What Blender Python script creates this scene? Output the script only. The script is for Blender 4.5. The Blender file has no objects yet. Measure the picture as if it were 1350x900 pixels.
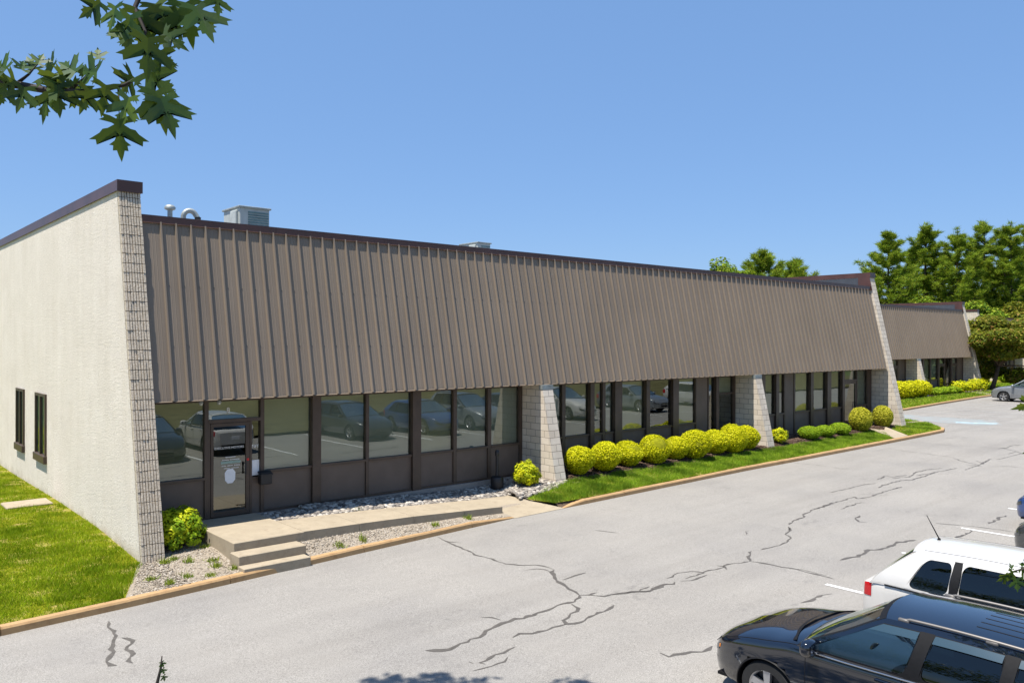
import bpy, math, random
import numpy as np
from mathutils import Vector, Matrix
random.seed(7); rng = np.random.default_rng(11)
SC = bpy.context.scene
COL = SC.collection
# ------------------------------------------------------------------ camera (calibrated)
FPX, AZ, PITCH, ROLL, CH = 1062.149, 0.85333, -0.001608, -0.00248, 4.0711
_F0 = np.array([math.cos(AZ), math.sin(AZ), 0.]); _R0 = np.array([math.sin(AZ), -math.cos(AZ), 0.]); _U0 = np.array([0, 0, 1.])
CF = _F0*math.cos(PITCH)+_U0*math.sin(PITCH); _U = -_F0*math.sin(PITCH)+_U0*math.cos(PITCH)
CR = _R0*math.cos(ROLL)-_U*math.sin(ROLL); CU = _U*math.cos(ROLL)+_R0*math.sin(ROLL)
CC = np.array([0, 0, CH])
def ray(u, v): return CF+CR*(u-675)/FPX-CU*(v-450)/FPX
def atD(u, v, D): return CC+ray(u, v)*D
def onZ(u, v, z): d = ray(u, v); return CC+d*((z-CH)/d[2])
def onG(u, v):
    d = ray(u, v); t = (-.6-CH)/(d[2]-.0095*d[0]); P = CC+d*t
    if P[0] > 40: P = onZ(u, v, -.22)
    return P
def zr(x): return -.6+.0095*min(max(x, -40), 40)
cam = bpy.data.cameras.new('camera'); co = bpy.data.objects.new('camera', cam); COL.objects.link(co)
cam.sensor_width = 36; cam.lens = 36*FPX/1350; cam.clip_end = 5000; cam.clip_start = .1
M = Matrix.Identity(4)
for i in range(3): M[i][0] = CR[i]; M[i][1] = CU[i]; M[i][2] = -CF[i]; M[i][3] = CC[i]
co.matrix_world = M; SC.camera = co

# ------------------------------------------------------------------ materials
def nt(name):
    m = bpy.data.materials.new(name); m.use_nodes = True
    t = m.node_tree; t.nodes.clear()
    o = t.nodes.new('ShaderNodeOutputMaterial'); b = t.nodes.new('ShaderNodeBsdfPrincipled')
    t.links.new(b.outputs[0], o.inputs[0]); return m, t, b, o
def N(t, typ, **kw):
    n = t.nodes.new(typ)
    for k, v in kw.items():
        if k in n.inputs.keys() if isinstance(k, str) else False: n.inputs[k].default_value = v
        else: setattr(n, k, v)
    return n
def ramp(t, fac, stops):
    r = t.nodes.new('ShaderNodeValToRGB'); e = r.color_ramp.elements
    while len(e) < len(stops): e.new(.5)
    for i, (p, c) in enumerate(stops):
        e[i].position = p; e[i].color = (c[0], c[1], c[2], 1)
    t.links.new(fac, r.inputs[0]); return r.outputs[0]
def noise(t, vec, scale, detail=4, rough=.55):
    n = t.nodes.new('ShaderNodeTexNoise'); n.inputs['Scale'].default_value = scale
    n.inputs['Detail'].default_value = detail; n.inputs['Roughness'].default_value = rough
    if vec is not None: t.links.new(vec, n.inputs['Vector'])
    return n.outputs['Fac']
def objco(t): return t.nodes.new('ShaderNodeTexCoord').outputs['Object']
def bump(t, b, h, strength, dist):
    n = t.nodes.new('ShaderNodeBump'); n.inputs['Strength'].default_value = strength; n.inputs['Distance'].default_value = dist
    t.links.new(h, n.inputs['Height']); t.links.new(n.outputs[0], b.inputs['Normal']); return n
def mixc(t, fac, a, b_, mode='MIX'):
    n = t.nodes.new('ShaderNodeMix'); n.data_type = 'RGBA'; n.blend_type = mode
    if isinstance(fac, (int, float)): n.inputs[0].default_value = fac
    else: t.links.new(fac, n.inputs[0])
    for i, c in ((6, a), (7, b_)):
        if isinstance(c, tuple): n.inputs[i].default_value = (c[0], c[1], c[2], 1)
        else: t.links.new(c, n.inputs[i])
    return n.outputs[2]
def math_(t, op, a, b_=None):
    n = t.nodes.new('ShaderNodeMath'); n.operation = op
    for i, c in enumerate((a, b_)):
        if c is None: continue
        if isinstance(c, (int, float)): n.inputs[i].default_value = c
        else: t.links.new(c, n.inputs[i])
    return n.outputs[0]
def simple(name, col, rough=.5, var=.15, vs=3., bs=0., bd=.01, bscale=40., metallic=0., spec=.5, coat=0.):
    m, t, b, o = nt(name); c = objco(t)
    f = noise(t, c, vs, 5); k = 1-var; k2 = 1+var
    t.links.new(ramp(t, f, [(.3, tuple(x*k for x in col)), (.7, tuple(min(1, x*k2) for x in col))]), b.inputs['Base Color'])
    b.inputs['Roughness'].default_value = rough; b.inputs['Metallic'].default_value = metallic
    b.inputs['Specular IOR Level'].default_value = spec; b.inputs['Coat Weight'].default_value = coat
    if bs: bump(t, b, noise(t, c, bscale, 5, .6), bs, bd)
    return m
def islandmat(name, stops, rough=.6, trans=0., spec=.3, big=None):
    m, t, b, o = nt(name); g = t.nodes.new('ShaderNodeNewGeometry')
    c = ramp(t, g.outputs['Random Per Island'], stops)
    if big:
        f = noise(t, objco(t), big[0], 3)
        c = mixc(t, ramp(t, f, [(.42, (0, 0, 0)), (.62, (1, 1, 1))]), c, big[1])
    t.links.new(c, b.inputs['Base Color']); b.inputs['Roughness'].default_value = rough
    b.inputs['Specular IOR Level'].default_value = spec
    if trans:
        tr = t.nodes.new('ShaderNodeBsdfTranslucent'); t.links.new(mixc(t, .35, c, (.55, .62, .03)), tr.inputs[0])
        mx = t.nodes.new('ShaderNodeMixShader'); mx.inputs[0].default_value = trans
        t.links.new(b.outputs[0], mx.inputs[1]); t.links.new(tr.outputs[0], mx.inputs[2]); t.links.new(mx.outputs[0], o.inputs[0])
    return m

MT = {}
# asphalt: worn pale aggregate
m, t, b, o = nt('asphalt'); c = objco(t)
v = t.nodes.new('ShaderNodeTexVoronoi'); v.inputs['Scale'].default_value = 55; t.links.new(c, v.inputs['Vector'])
col = ramp(t, v.outputs['Color'], [(.1, (.158, .147, .135)), (.5, (.224, .212, .196)), (.9, (.298, .283, .262))])
f = noise(t, c, 75, 3, .7); col = mixc(t, .65, col, ramp(t, f, [(.36, (.125, .116, .106)), (.62, (.342, .326, .30))]))
f2 = noise(t, c, .35, 6, .62); col = mixc(t, 1.0, col, ramp(t, f2, [(.32, (.95, .95, .955)), (.5, (1.05, 1.045, 1.035)), (.7, (1.12, 1.11, 1.09))]), 'MULTIPLY')
mp = t.nodes.new('ShaderNodeMapping'); mp.inputs['Scale'].default_value = (.12, 1.6, 1); t.links.new(c, mp.inputs[0])
f3 = noise(t, mp.outputs[0], 1., 4); col = mixc(t, 1.0, col, ramp(t, f3, [(.3, (.93, .925, .92)), (.62, (1.03, 1.03, 1.03))]), 'MULTIPLY')
f5 = noise(t, c, 1.7, 5, .7); col = mixc(t, ramp(t, f5, [(.68, (0, 0, 0)), (.76, (.25, .25, .25))]), col, (.19, .183, .175))
f6 = noise(t, c, .9, 3, .5); f7 = noise(t, c, 6, 5, .65); st6 = math_(t, 'MULTIPLY', ramp(t, f6, [(.60, (0, 0, 0)), (.70, (1, 1, 1))]), ramp(t, f7, [(.5, (0, 0, 0)), (.62, (.5, .5, .5))]))
col = mixc(t, st6, col, (.13, .123, .115))
t.links.new(col, b.inputs['Base Color']); b.inputs['Roughness'].default_value = .85; b.inputs['Specular IOR Level'].default_value = .25
bump(t, b, f, .35, .004); MT['asphalt'] = m
MT['sealant'] = simple('crack_sealant', (.085, .076, .066), .65, .25, 14)
MT['hairline'] = simple('hairline_crack', (.13, .12, .105), .9, .3, 14)
m, t, b, o = nt('road_paint'); c = objco(t)
t.links.new(ramp(t, noise(t, c, 30, 6, .7), [(.3, (.38, .37, .35)), (.46, (.78, .78, .76))]), b.inputs['Base Color']); b.inputs['Roughness'].default_value = .7; MT['paint'] = m
m, t, b, o = nt('worn_paint'); c = objco(t)
t.links.new(ramp(t, noise(t, c, 9, 6, .7), [(.40, (.27, .26, .245)), (.62, (.52, .51, .49))]), b.inputs['Base Color']); b.inputs['Roughness'].default_value = .8; MT['wornpaint'] = m
m, t, b, o = nt('blue_paint'); c = objco(t)
t.links.new(ramp(t, noise(t, c, 2.2, 5, .6), [(.40, (.245, .235, .222)), (.75, (.225, .285, .295))]), b.inputs['Base Color']); b.inputs['Roughness'].default_value = .8; MT['bluepaint'] = m
m, t, b, o = nt('pale_blue_paint'); c = objco(t)
t.links.new(ramp(t, noise(t, c, 4, 5, .6), [(.38, (.24, .36, .40)), (.6, (.42, .56, .61))]), b.inputs['Base Color']); b.inputs['Roughness'].default_value = .8; MT['paleblue'] = m
# concrete
def concrete(name, col, dirt, seed=0.):
    m, t, b, o = nt(name); c = objco(t)
    f = noise(t, c, 2.1+seed, 6, .65); cc = ramp(t, f, [(.3, tuple(x*.85 for x in col)), (.6, col), (.8, tuple(x*1.08 for x in col))])
    cc = mixc(t, ramp(t, noise(t, c, 5.3, 6, .7), [(.52, (0, 0, 0)), (.72, (.8, .8, .8))]), cc, dirt)
    f2 = noise(t, c, 120, 3); cc = mixc(t, 1., cc, ramp(t, f2, [(.3, (.88, .88, .88)), (.7, (1.08, 1.08, 1.08))]), 'MULTIPLY')
    t.links.new(cc, b.inputs['Base Color']); b.inputs['Roughness'].default_value = .88
    bump(t, b, f2, .25, .004); return m
MT['walk'] = concrete('walk_concrete', (.36, .298, .21), (.26, .205, .14))
MT['curb'] = concrete('curb_concrete', (.42, .265, .125), (.27, .145, .06), .7)
MT['curbgrey'] = concrete('ledge_concrete', (.32, .28, .24), (.2, .17, .14), .3)
# stucco
m, t, b, o = nt('stucco'); c = objco(t)
f = noise(t, c, 1.2, 6, .6); cc = ramp(t, f, [(.3, (.735, .66, .57)), (.7, (.81, .735, .645))])
n4 = noise(t, c, 9, 7, .72); cc = mixc(t, ramp(t, n4, [(.635, (0, 0, 0)), (.68, (.75, .75, .75))]), cc, (.40, .35, .28))
n5 = noise(t, c, 24, 5, .7); cc = mixc(t, 1., cc, ramp(t, n5, [(.35, (.86, .85, .83)), (.6, (1.05, 1.05, 1.05))]), 'MULTIPLY')
mp = t.nodes.new('ShaderNodeMapping'); mp.inputs['Scale'].default_value = (1, 1.5, .12); t.links.new(c, mp.inputs[0])
cc = mixc(t, 1., cc, ramp(t, noise(t, mp.outputs[0], 1.6, 5), [(.3, (.95, .945, .93)), (.6, (1, 1, 1))]), 'MULTIPLY')
sz_ = t.nodes.new('ShaderNodeSeparateXYZ'); t.links.new(c, sz_.inputs[0])
low_ = ramp(t, math_(t, 'ADD', sz_.outputs[2], math_(t, 'MULTIPLY', noise(t, c, 2.6, 5, .65), .9)), [(.10, (.7, .7, .7)), (.42, (0, 0, 0))])
cc = mixc(t, low_, cc, (.46, .38, .28))
t.links.new(cc, b.inputs['Base Color']); b.inputs['Roughness'].default_value = .9
h = math_(t, 'ADD', math_(t, 'MULTIPLY', noise(t, c, 21, 8, .75), 1.5), math_(t, 'MULTIPLY', noise(t, c, 45, 4, .6), .35))
bump(t, b, h, .8, .02); MT['stucco'] = m
# split-face block
def block(name, lo, hi):
    m, t, b, o = nt(name); c = objco(t)
    f = noise(t, c, 26, 6, .7); cc = ramp(t, f, [(.28, lo), (.5, tuple((a+b_)/2 for a, b_ in zip(lo, hi))), (.68, hi)])
    cc = mixc(t, ramp(t, noise(t, c, 60, 3, .6), [(.66, (0, 0, 0)), (.72, (.75, .75, .75))]), cc, (.10, .08, .065))
    cc = mixc(t, 1., cc, ramp(t, noise(t, c, 1.1, 5), [(.3, (.86, .85, .83)), (.65, (1.06, 1.05, 1.04))]), 'MULTIPLY')
    t.links.new(cc, b.inputs['Base Color']); b.inputs['Roughness'].default_value = .92
    bump(t, b, noise(t, c, 32, 6, .75), .8, .02); return m
MT['ribblock'] = block('ribbed_block', (.40, .32, .23), (.74, .65, .53))
# coursed block: brick texture picked by the face it lies on
m, t, b, o = nt('coursed_block'); tc = t.nodes.new('ShaderNodeTexCoord'); c = tc.outputs['Object']
sx = t.nodes.new('ShaderNodeSeparateXYZ'); t.links.new(c, sx.inputs[0])
gn = t.nodes.new('ShaderNodeNewGeometry'); sn = t.nodes.new('ShaderNodeSeparateXYZ'); t.links.new(gn.outputs['True Normal'], sn.inputs[0])
side = math_(t, 'GREATER_THAN', math_(t, 'ABSOLUTE', sn.outputs[0]), .5)
h_ = t.nodes.new('ShaderNodeMix'); h_.data_type = 'FLOAT'; t.links.new(side, h_.inputs[0]); t.links.new(sx.outputs[0], h_.inputs[2]); t.links.new(sx.outputs[1], h_.inputs[3])
cv = t.nodes.new('ShaderNodeCombineXYZ'); t.links.new(h_.outputs[0], cv.inputs[0]); t.links.new(sx.outputs[2], cv.inputs[1])
bt = t.nodes.new('ShaderNodeTexBrick'); t.links.new(cv.outputs[0], bt.inputs['Vector'])
bt.inputs['Scale'].default_value = 1; bt.inputs['Brick Width'].default_value = .40; bt.inputs['Row Height'].default_value = .2; bt.inputs['Mortar Size'].default_value = .0065
bt.inputs['Mortar Smooth'].default_value = .1; bt.inputs['Bias'].default_value = 0
bt.inputs['Color1'].default_value = (.60, .515, .41, 1); bt.inputs['Color2'].default_value = (.70, .615, .51, 1); bt.inputs['Mortar'].default_value = (.2, .165, .13, 1)
cc = mixc(t, ramp(t, noise(t, c, 40, 5, .7), [(.63, (0, 0, 0)), (.70, (.6, .6, .6))]), bt.outputs['Color'], (.22, .18, .14))
cc = mixc(t, 1., cc, ramp(t, noise(t, c, 1.5, 6), [(.3, (.86, .84, .82)), (.65, (1.05, 1.05, 1.04))]), 'MULTIPLY')
t.links.new(cc, b.inputs['Base Color']); b.inputs['Roughness'].default_value = .92
hh = math_(t, 'SUBTRACT', math_(t, 'MULTIPLY', noise(t, c, 34, 6, .72), .45), math_(t, 'MULTIPLY', bt.outputs['Fac'], .8))
bump(t, b, hh, .7, .016); MT['block'] = m
# metals
m, t, b, o = nt('mansard_metal'); c = objco(t)
mp = t.nodes.new('ShaderNodeMapping'); mp.inputs['Scale'].default_value = (5, .4, .25); t.links.new(c, mp.inputs[0])
cc = ramp(t, noise(t, mp.outputs[0], 1., 6, .6), [(.3, (.203, .160, .119)), (.7, (.228, .181, .136))])
cc = mixc(t, 1., cc, ramp(t, noise(t, c, .5, 5), [(.3, (.93, .93, .93)), (.7, (1.06, 1.06, 1.06))]), 'MULTIPLY')
t.links.new(cc, b.inputs['Base Color']); b.inputs['Roughness'].default_value = .5; b.inputs['Specular IOR Level'].default_value = .35; MT['mansard'] = m
MT['fascia'] = simple('fascia_metal', (.085, .037, .029), .38, .25, 1.5, .1, .01, 3, 0, .5)
MT['fasciatrim'] = simple('fascia_trim', (.30, .15, .10), .5, .2, 2)
MT['bronze'] = simple('bronze_frame', (.070, .046, .032), .42, .2, 3, 0, 0, 0, 0, .45)
MT['spandrel'] = simple('spandrel_panel', (.120, .088, .066), .6, .12, 2.2, .15, .004, 60)
MT['darkmetal'] = simple('dark_metal', (.012, .012, .014), .45, .3, 8)
MT['screw'] = simple('screw_head', (.05, .04, .035), .5, .2, 8)
MT['soffit'] = simple('soffit', (.16, .125, .10), .7, .15, 2)
MT['roof'] = simple('roof_membrane', (.18, .18, .185), .9, .2, 1.5)
MT['galv'] = simple('galvanised_steel', (.34, .36, .34), .5, .25, 6, 0, 0, 0, .4)
MT['hvac'] = simple('hvac_paint', (.43, .45, .42), .5, .15, 4)
MT['hvaccoil'] = simple('hvac_coil', (.12, .20, .20), .5, .35, 7)
MT['white'] = simple('white_vinyl', (.8, .8, .78), .6, .05, 8)
MT['paper'] = simple('paper', (.78, .79, .80), .7, .05, 8)
MT['teal'] = simple('teal_vinyl', (.25, .36, .31), .5, .2, 20)
MT['red'] = simple('red_sticker', (.6, .02, .02), .5, .1, 8)
MT['room'] = simple('room_dark', (.035, .034, .03), .9, .3, 2)
m, t, b, o = nt('blind'); c = objco(t)
w = t.nodes.new('ShaderNodeTexWave'); w.bands_direction = 'X'; w.inputs['Scale'].default_value = 18; w.inputs['Distortion'].default_value = 0; t.links.new(c, w.inputs[0])
cc = ramp(t, w.outputs[0], [(.1, (.43, .43, .32)), (.6, (.60, .59, .46))])
t.links.new(cc, b.inputs['Base Color']); b.inputs['Roughness'].default_value = .8; MT['blind'] = m
for nm_, k_ in (('blindgrey', (.85, .92, 1.12)), ('blinddark', (.55, .58, .6))):
    MT[nm_] = MT['blind'].copy(); MT[nm_].name = nm_
    for e_ in [n_ for n_ in MT[nm_].node_tree.nodes if n_.type == 'VALTORGB'][0].color_ramp.elements: e_.color = tuple(e_.color[i]*k_[i] for i in range(3))+(1,)
def glass(name, refl, tint, fres=.9):
    m, t, b, o = nt(name); t.nodes.remove(b); c = objco(t)
    g = t.nodes.new('ShaderNodeBsdfGlossy'); g.inputs['Roughness'].default_value = .004; g.inputs['Color'].default_value = (.95, 1, .97, 1)
    bn = t.nodes.new('ShaderNodeBump'); bn.inputs['Strength'].default_value = .03; bn.inputs['Distance'].default_value = .03
    t.links.new(noise(t, c, .9, 2), bn.inputs['Height']); t.links.new(bn.outputs[0], g.inputs['Normal'])
    tr = t.nodes.new('ShaderNodeBsdfTransparent'); tr.inputs[0].default_value = (*tint, 1)
    lw = t.nodes.new('ShaderNodeFresnel'); lw.inputs[0].default_value = 1.5
    f = math_(t, 'ADD', math_(t, 'MULTIPLY', lw.outputs[0], fres), refl)
    mx = t.nodes.new('ShaderNodeMixShader'); t.links.new(f, mx.inputs[0]); t.links.new(tr.outputs[0], mx.inputs[1]); t.links.new(g.outputs[0], mx.inputs[2])
    t.links.new(mx.outputs[0], o.inputs[0]); return m
MT['glass'] = glass('window_glass', .13, (.66, .68, .58), .8)
MT['carglass'] = glass('car_glass_clear', .01, (.70, .77, .72), .6)
MT['darkglass'] = glass('car_glass_tinted', .03, (.03, .035, .03))
# ground covers
m, t, b, o = nt('lawn_soil'); c = objco(t)
cc = ramp(t, noise(t, c, 2.2, 6, .65), [(.3, (.09, .105, .006)), (.52, (.17, .18, .012)), (.66, (.38, .29, .11))])
cc = mixc(t, 1., cc, ramp(t, noise(t, c, 60, 3), [(.3, (.6, .6, .6)), (.7, (1.15, 1.15, 1.1))]), 'MULTIPLY')
t.links.new(cc, b.inputs['Base Color']); b.inputs['Roughness'].default_value = 1; b.inputs['Specular IOR Level'].default_value = 0; MT['lawn'] = m
MT['soil'] = simple('soil', (.11, .078, .052), .95, .35, 9, .5, .02, 40, 0, .1)
MT['ground'] = simple('far_ground', (.075, .10, .03), .95, .3, .4, 0, 0, 0, 0, .1)
MT['gravelbase'] = simple('gravel_base', (.30, .255, .20), .95, .3, 40, .6, .02, 90, 0, .1)
MT['mulch'] = simple('mulch', (.085, .052, .036), .95, .4, 25, .7, .03, 60, 0, .1)
MT['grass'] = islandmat('grass_blade', [(0, (.115, .19, .004)), (.35, (.20, .31, .006)), (.7, (.31, .41, .012)), (.92, (.42, .44, .03)), (1, (.55, .45, .14))], .7, .25, .08, (.75, (.11, .19, .002)))
MT['grassgreen'] = islandmat('grass_blade_green', [(0, (.11, .21, .012)), (.4, (.20, .35, .02)), (.75, (.31, .45, .03)), (.95, (.40, .46, .06)), (1, (.45, .38, .14))], .7, .25, .08, (1.3, (.09, .17, .012)))
MT['weed'] = islandmat('weed', [(0, (.10, .17, .02)), (1, (.3, .34, .04))], .6, .2)
MT['stone'] = islandmat('gravel_stone', [(0, (.14, .11, .08)), (.3, (.25, .21, .16)), (.7, (.36, .305, .24)), (1, (.50, .45, .38))], .85, 0, .3)
MT['rock'] = islandmat('river_rock', [(0, (.09, .08, .075)), (.35, (.20, .175, .15)), (.7, (.34, .30, .25)), (1, (.52, .48, .42))], .7, 0, .35)
MT['chip'] = islandmat('mulch_chip', [(0, (.045, .028, .02)), (.6, (.10, .062, .043)), (1, (.19, .13, .095))], .9, 0, .2)
MT['gold'] = islandmat('golden_leaf', [(0, (.26, .30, .004)), (.35, (.55, .54, .008)), (.8, (.76, .72, .016)), (1, (.84, .80, .06))], .6, .42, .08)
MT['goldgreen'] = islandmat('yellow_green_leaf', [(0, (.24, .31, .008)), (.45, (.42, .48, .010)), (1, (.64, .62, .02))], .6, .3, .15)
MT['green'] = islandmat('green_leaf', [(0, (.11, .20, .008)), (.5, (.21, .34, .012)), (1, (.34, .45, .02))], .6, .3, .15)
MT['lime'] = islandmat('dull_gold_leaf', [(0, (.30, .31, .02)), (.5, (.47, .45, .03)), (1, (.60, .55, .06))], .6, .3, .15)
MT['core'] = simple('shrub_core', (.20, .20, .008), .95, .3, 12, 0, 0, 0, 0, .1)
MT['bark'] = simple('bark', (.10, .072, .052), .95, .35, 9, .8, .03, 14, 0, .1)
MT['twig'] = simple('twig_bark', (.035, .026, .022), .8, .3, 30)
MT['pine'] = islandmat('pine_needle', [(0, (.05, .105, .014)), (.4, (.14, .235, .018)), (.8, (.26, .34, .026)), (1, (.36, .36, .05))], .7, .25, .1)
MT['decid'] = islandmat('tree_leaf', [(0, (.055, .082, .010)), (.4, (.115, .145, .013)), (.78, (.21, .215, .02)), (1, (.27, .14, .045))], .65, .25, .12)
m = MT['maple'] = islandmat('maple_leaf', [(0, (.016, .05, .02)), (.5, (.03, .082, .02)), (1, (.075, .13, .02))], .5, .30, .3)
# cars
def paint(name, col, rough=.25, coatior=1.6, spec=.5, metallic=0.):
    m, t, b, o = nt(name); c = objco(t)
    t.links.new(ramp(t, noise(t, c, 2, 3), [(.3, tuple(x*.95 for x in col)), (.7, tuple(x*1.05 for x in col))]), b.inputs['Base Color'])
    b.inputs['Roughness'].default_value = rough; b.inputs['Coat Weight'].default_value = 1; b.inputs['Coat Roughness'].default_value = .02
    b.inputs['Coat IOR'].default_value = coatior; b.inputs['Specular IOR Level'].default_value = spec; b.inputs['Metallic'].default_value = metallic; return m
MT['cblack'] = paint('black_paint', (.002, .004, .010), .15, 1.78, .25)
MT['cwhite'] = paint('white_paint', (.60, .58, .55), .35, 1.5)
MT['csilver'] = paint('silver_paint', (.27, .285, .30), .35, 1.5, .5, .45)
MT['cgrey'] = paint('grey_paint', (.05, .055, .06), .3, 1.7, .5, .4)
MT['cblue'] = paint('blue_paint', (.02, .06, .2), .3, 1.6)
MT['tyre'] = simple('tyre_rubber', (.014, .014, .014), .75, .3, 20)
MT['rim'] = simple('alloy_rim', (.45, .45, .46), .3, .05, 5, 0, 0, 0, .8)
MT['chrome'] = simple('chrome', (.55, .55, .56), .15, .03, 5, 0, 0, 0, .95)
MT['rail'] = simple('roof_rail', (.20, .185, .17), .45, .08, 5, 0, 0, 0, .6)
MT['rubber'] = simple('black_trim', (.008, .008, .009), .55, .2, 20, 0, 0, 0, 0, .18)
MT['visor'] = paint('smoked_visor', (.02, .045, .06), .2, 1.8)
MT['lamp'] = simple('headlamp_lens', (.10, .105, .11), .08, .1, 30, 0, 0, 0, .4)
MT['amber'] = simple('amber_lens', (.75, .22, .02), .15, .1, 30)
MT['taillamp'] = simple('red_lens', (.45, .01, .015), .12, .2, 30)
MT['seat'] = simple('seat_cloth', (.20, .19, .17), .85, .2, 20)
MT['cabin'] = simple('cabin_trim', (.025, .025, .026), .6, .3, 10)

# ------------------------------------------------------------------ mesh helpers
ORG = {}
def link(name, me, parent=None, mats=()):
    ob = bpy.data.objects.new(name, me); COL.objects.link(ob)
    for m_ in mats: me.materials.append(m_)
    if parent is not None: ob.parent = parent; ORG[ob] = ORG.get(parent, (0, 0, 0))
    return ob
class MB:
    def __init__(s): s.v = []; s.f = []; s.m = []
    def add(s, vs, fs, mi=0):
        k = len(s.v); s.v += [tuple(map(float, q)) for q in vs]
        for q in fs: s.f.append(tuple(i+k for i in q)); s.m.append(mi)
    def box(s, x0, x1, y0, y1, z0, z1, mi=0):
        s.add([(x0, y0, z0), (x1, y0, z0), (x1, y1, z0), (x0, y1, z0), (x0, y0, z1), (x1, y0, z1), (x1, y1, z1), (x0, y1, z1)],
              [(0, 3, 2, 1), (4, 5, 6, 7), (0, 1, 5, 4), (1, 2, 6, 5), (2, 3, 7, 6), (3, 0, 4, 7)], mi)
    def bbox(s, x0, x1, y0, y1, z0, z1, r=.01, mi=0):   # box with chamfered edges
        pts = []
        for (a0, a1, b0, b1, c) in ((x0+r, x1-r, y0+r, y1-r, z0), (x0, x1, y0, y1, z0+r), (x0, x1, y0, y1, z1-r), (x0+r, x1-r, y0+r, y1-r, z1)):
            q = r if c in (z0+r, z1-r) else r
            pts += [(a0+q, b0, c), (a1-q, b0, c), (a1, b0+q, c), (a1, b1-q, c), (a1-q, b1, c), (a0+q, b1, c), (a0, b1-q, c), (a0, b0+q, c)]
        fs = [tuple(range(7, -1, -1)), tuple(range(24, 32))]
        for L in range(3):
            for i in range(8): fs.append((L*8+i, L*8+(i+1) % 8, L*8+8+(i+1) % 8, L*8+8+i))
        s.add(pts, fs, mi)
    def prismx(s, poly, x0, x1, mi=0):       # poly in (y,z), extruded along x
        n = len(poly); s.add([(x0, p[0], p[1]) for p in poly]+[(x1, p[0], p[1]) for p in poly],
              [tuple(range(n)), tuple(range(2*n-1, n-1, -1))]+[(i, n+i, n+(i+1) % n, (i+1) % n) for i in range(n)], mi)
    def prismz(s, poly, z0, z1, mi=0):
        n = len(poly); g0 = z0 if callable(z0) else (lambda x, y: z0); g1 = z1 if callable(z1) else (lambda x, y: z1)
        s.add([(p[0], p[1], g0(*p[:2])) for p in poly]+[(p[0], p[1], g1(*p[:2])) for p in poly],
              [tuple(range(n-1, -1, -1)), tuple(range(n, 2*n))]+[(i, (i+1) % n, n+(i+1) % n, n+i) for i in range(n)], mi)
    def tube(s, pts, rad, n=8, mi=0, cap=True):
        P = [Vector(p) for p in pts]; R = rad if isinstance(rad, (list, tuple)) else [rad]*len(P)
        rings = []; up = None
        for i, p in enumerate(P):
            d = (P[min(i+1, len(P)-1)]-P[max(i-1, 0)]).normalized()
            if up is None: up = d.orthogonal().normalized()
            a = (up-d*up.dot(d)); a = a.normalized() if a.length > 1e-6 else d.orthogonal().normalized(); up = a; b_ = d.cross(a)
            rings.append([p+(a*math.cos(2*math.pi*k/n)+b_*math.sin(2*math.pi*k/n))*R[i] for k in range(n)])
        vs = [q for r in rings for q in r]; fs = []
        for i in range(len(P)-1):
            for k in range(n): fs.append((i*n+k, i*n+(k+1) % n, (i+1)*n+(k+1) % n, (i+1)*n+k))
        if cap: fs += [tuple(range(n-1, -1, -1)), tuple(range((len(P)-1)*n, len(P)*n))]
        s.add(vs, fs, mi)
    def lathe(s, prof, c, n=24, axis='z', mi=0, cap=True):   # prof: (radius, along)
        vs = []; fs = []
        for r, a in prof:
            for k in range(n):
                t_ = 2*math.pi*k/n; x, y = r*math.cos(t_), r*math.sin(t_)
                vs.append((c[0]+x, c[1]+y, c[2]+a) if axis == 'z' else ((c[0]+a, c[1]+x, c[2]+y) if axis == 'x' else (c[0]+x, c[1]+a, c[2]+y)))
        for i in range(len(prof)-1):
            for k in range(n): fs.append((i*n+k, i*n+(k+1) % n, (i+1)*n+(k+1) % n, (i+1)*n+k))
        if cap: fs += [tuple(range(n-1, -1, -1)), tuple(range((len(prof)-1)*n, len(prof)*n))]
        s.add(vs, fs, mi)
    def grid(s, fn, us, vs_, mi=0, flip=False):
        k = [[fn(u, v) for v in vs_] for u in us]; nv = len(vs_)
        fs = []
        for i in range(len(us)-1):
            for j in range(nv-1):
                q = (i*nv+j, (i+1)*nv+j, (i+1)*nv+j+1, i*nv+j+1); fs.append(q[::-1] if flip else q)
        s.add([p for r in k for p in r], fs, mi)
    def build(s, name, mats, parent=None, smooth=False, angle=None):
        if not isinstance(mats, (list, tuple)): mats = [mats]
        o = ORG.get(parent, (0, 0, 0)) if parent is not None else (0, 0, 0)
        me = bpy.data.meshes.new(name); me.from_pydata([(p[0]-o[0], p[1]-o[1], p[2]-o[2]) for p in s.v], [], s.f)
        me.polygons.foreach_set('material_index', s.m)
        if smooth:
            me.polygons.foreach_set('use_smooth', [True]*len(s.f))
            if angle: me.set_sharp_from_angle(angle=math.radians(angle))
        me.update()
        return link(name, me, parent, mats)
def npmesh(name, V, Fc, mat, parent=None, smooth=False):
    """V (N,3) float, Fc (M,k) int - fast mesh"""
    o = np.array(ORG.get(parent, (0, 0, 0)) if parent is not None else (0, 0, 0), float)
    V = np.asarray(V, float)-o
    me = bpy.data.meshes.new(name); me.vertices.add(len(V)); me.vertices.foreach_set('co', V.astype(np.float32).ravel())
    k = Fc.shape[1]; me.loops.add(Fc.size); me.loops.foreach_set('vertex_index', Fc.astype(np.int32).ravel())
    me.polygons.add(len(Fc)); me.polygons.foreach_set('loop_start', np.arange(0, Fc.size, k, dtype=np.int32))
    if smooth: me.polygons.foreach_set('use_smooth', np.ones(len(Fc), bool))
    me.update(calc_edges=True)
    return link(name, me, parent, [mat])
def tag(o, label=None, cat=None, group=None, kind=None):
    if label: o['label'] = label
    if cat: o['category'] = cat
    if group: o['group'] = group
    if kind: o['kind'] = kind
    return o
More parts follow.
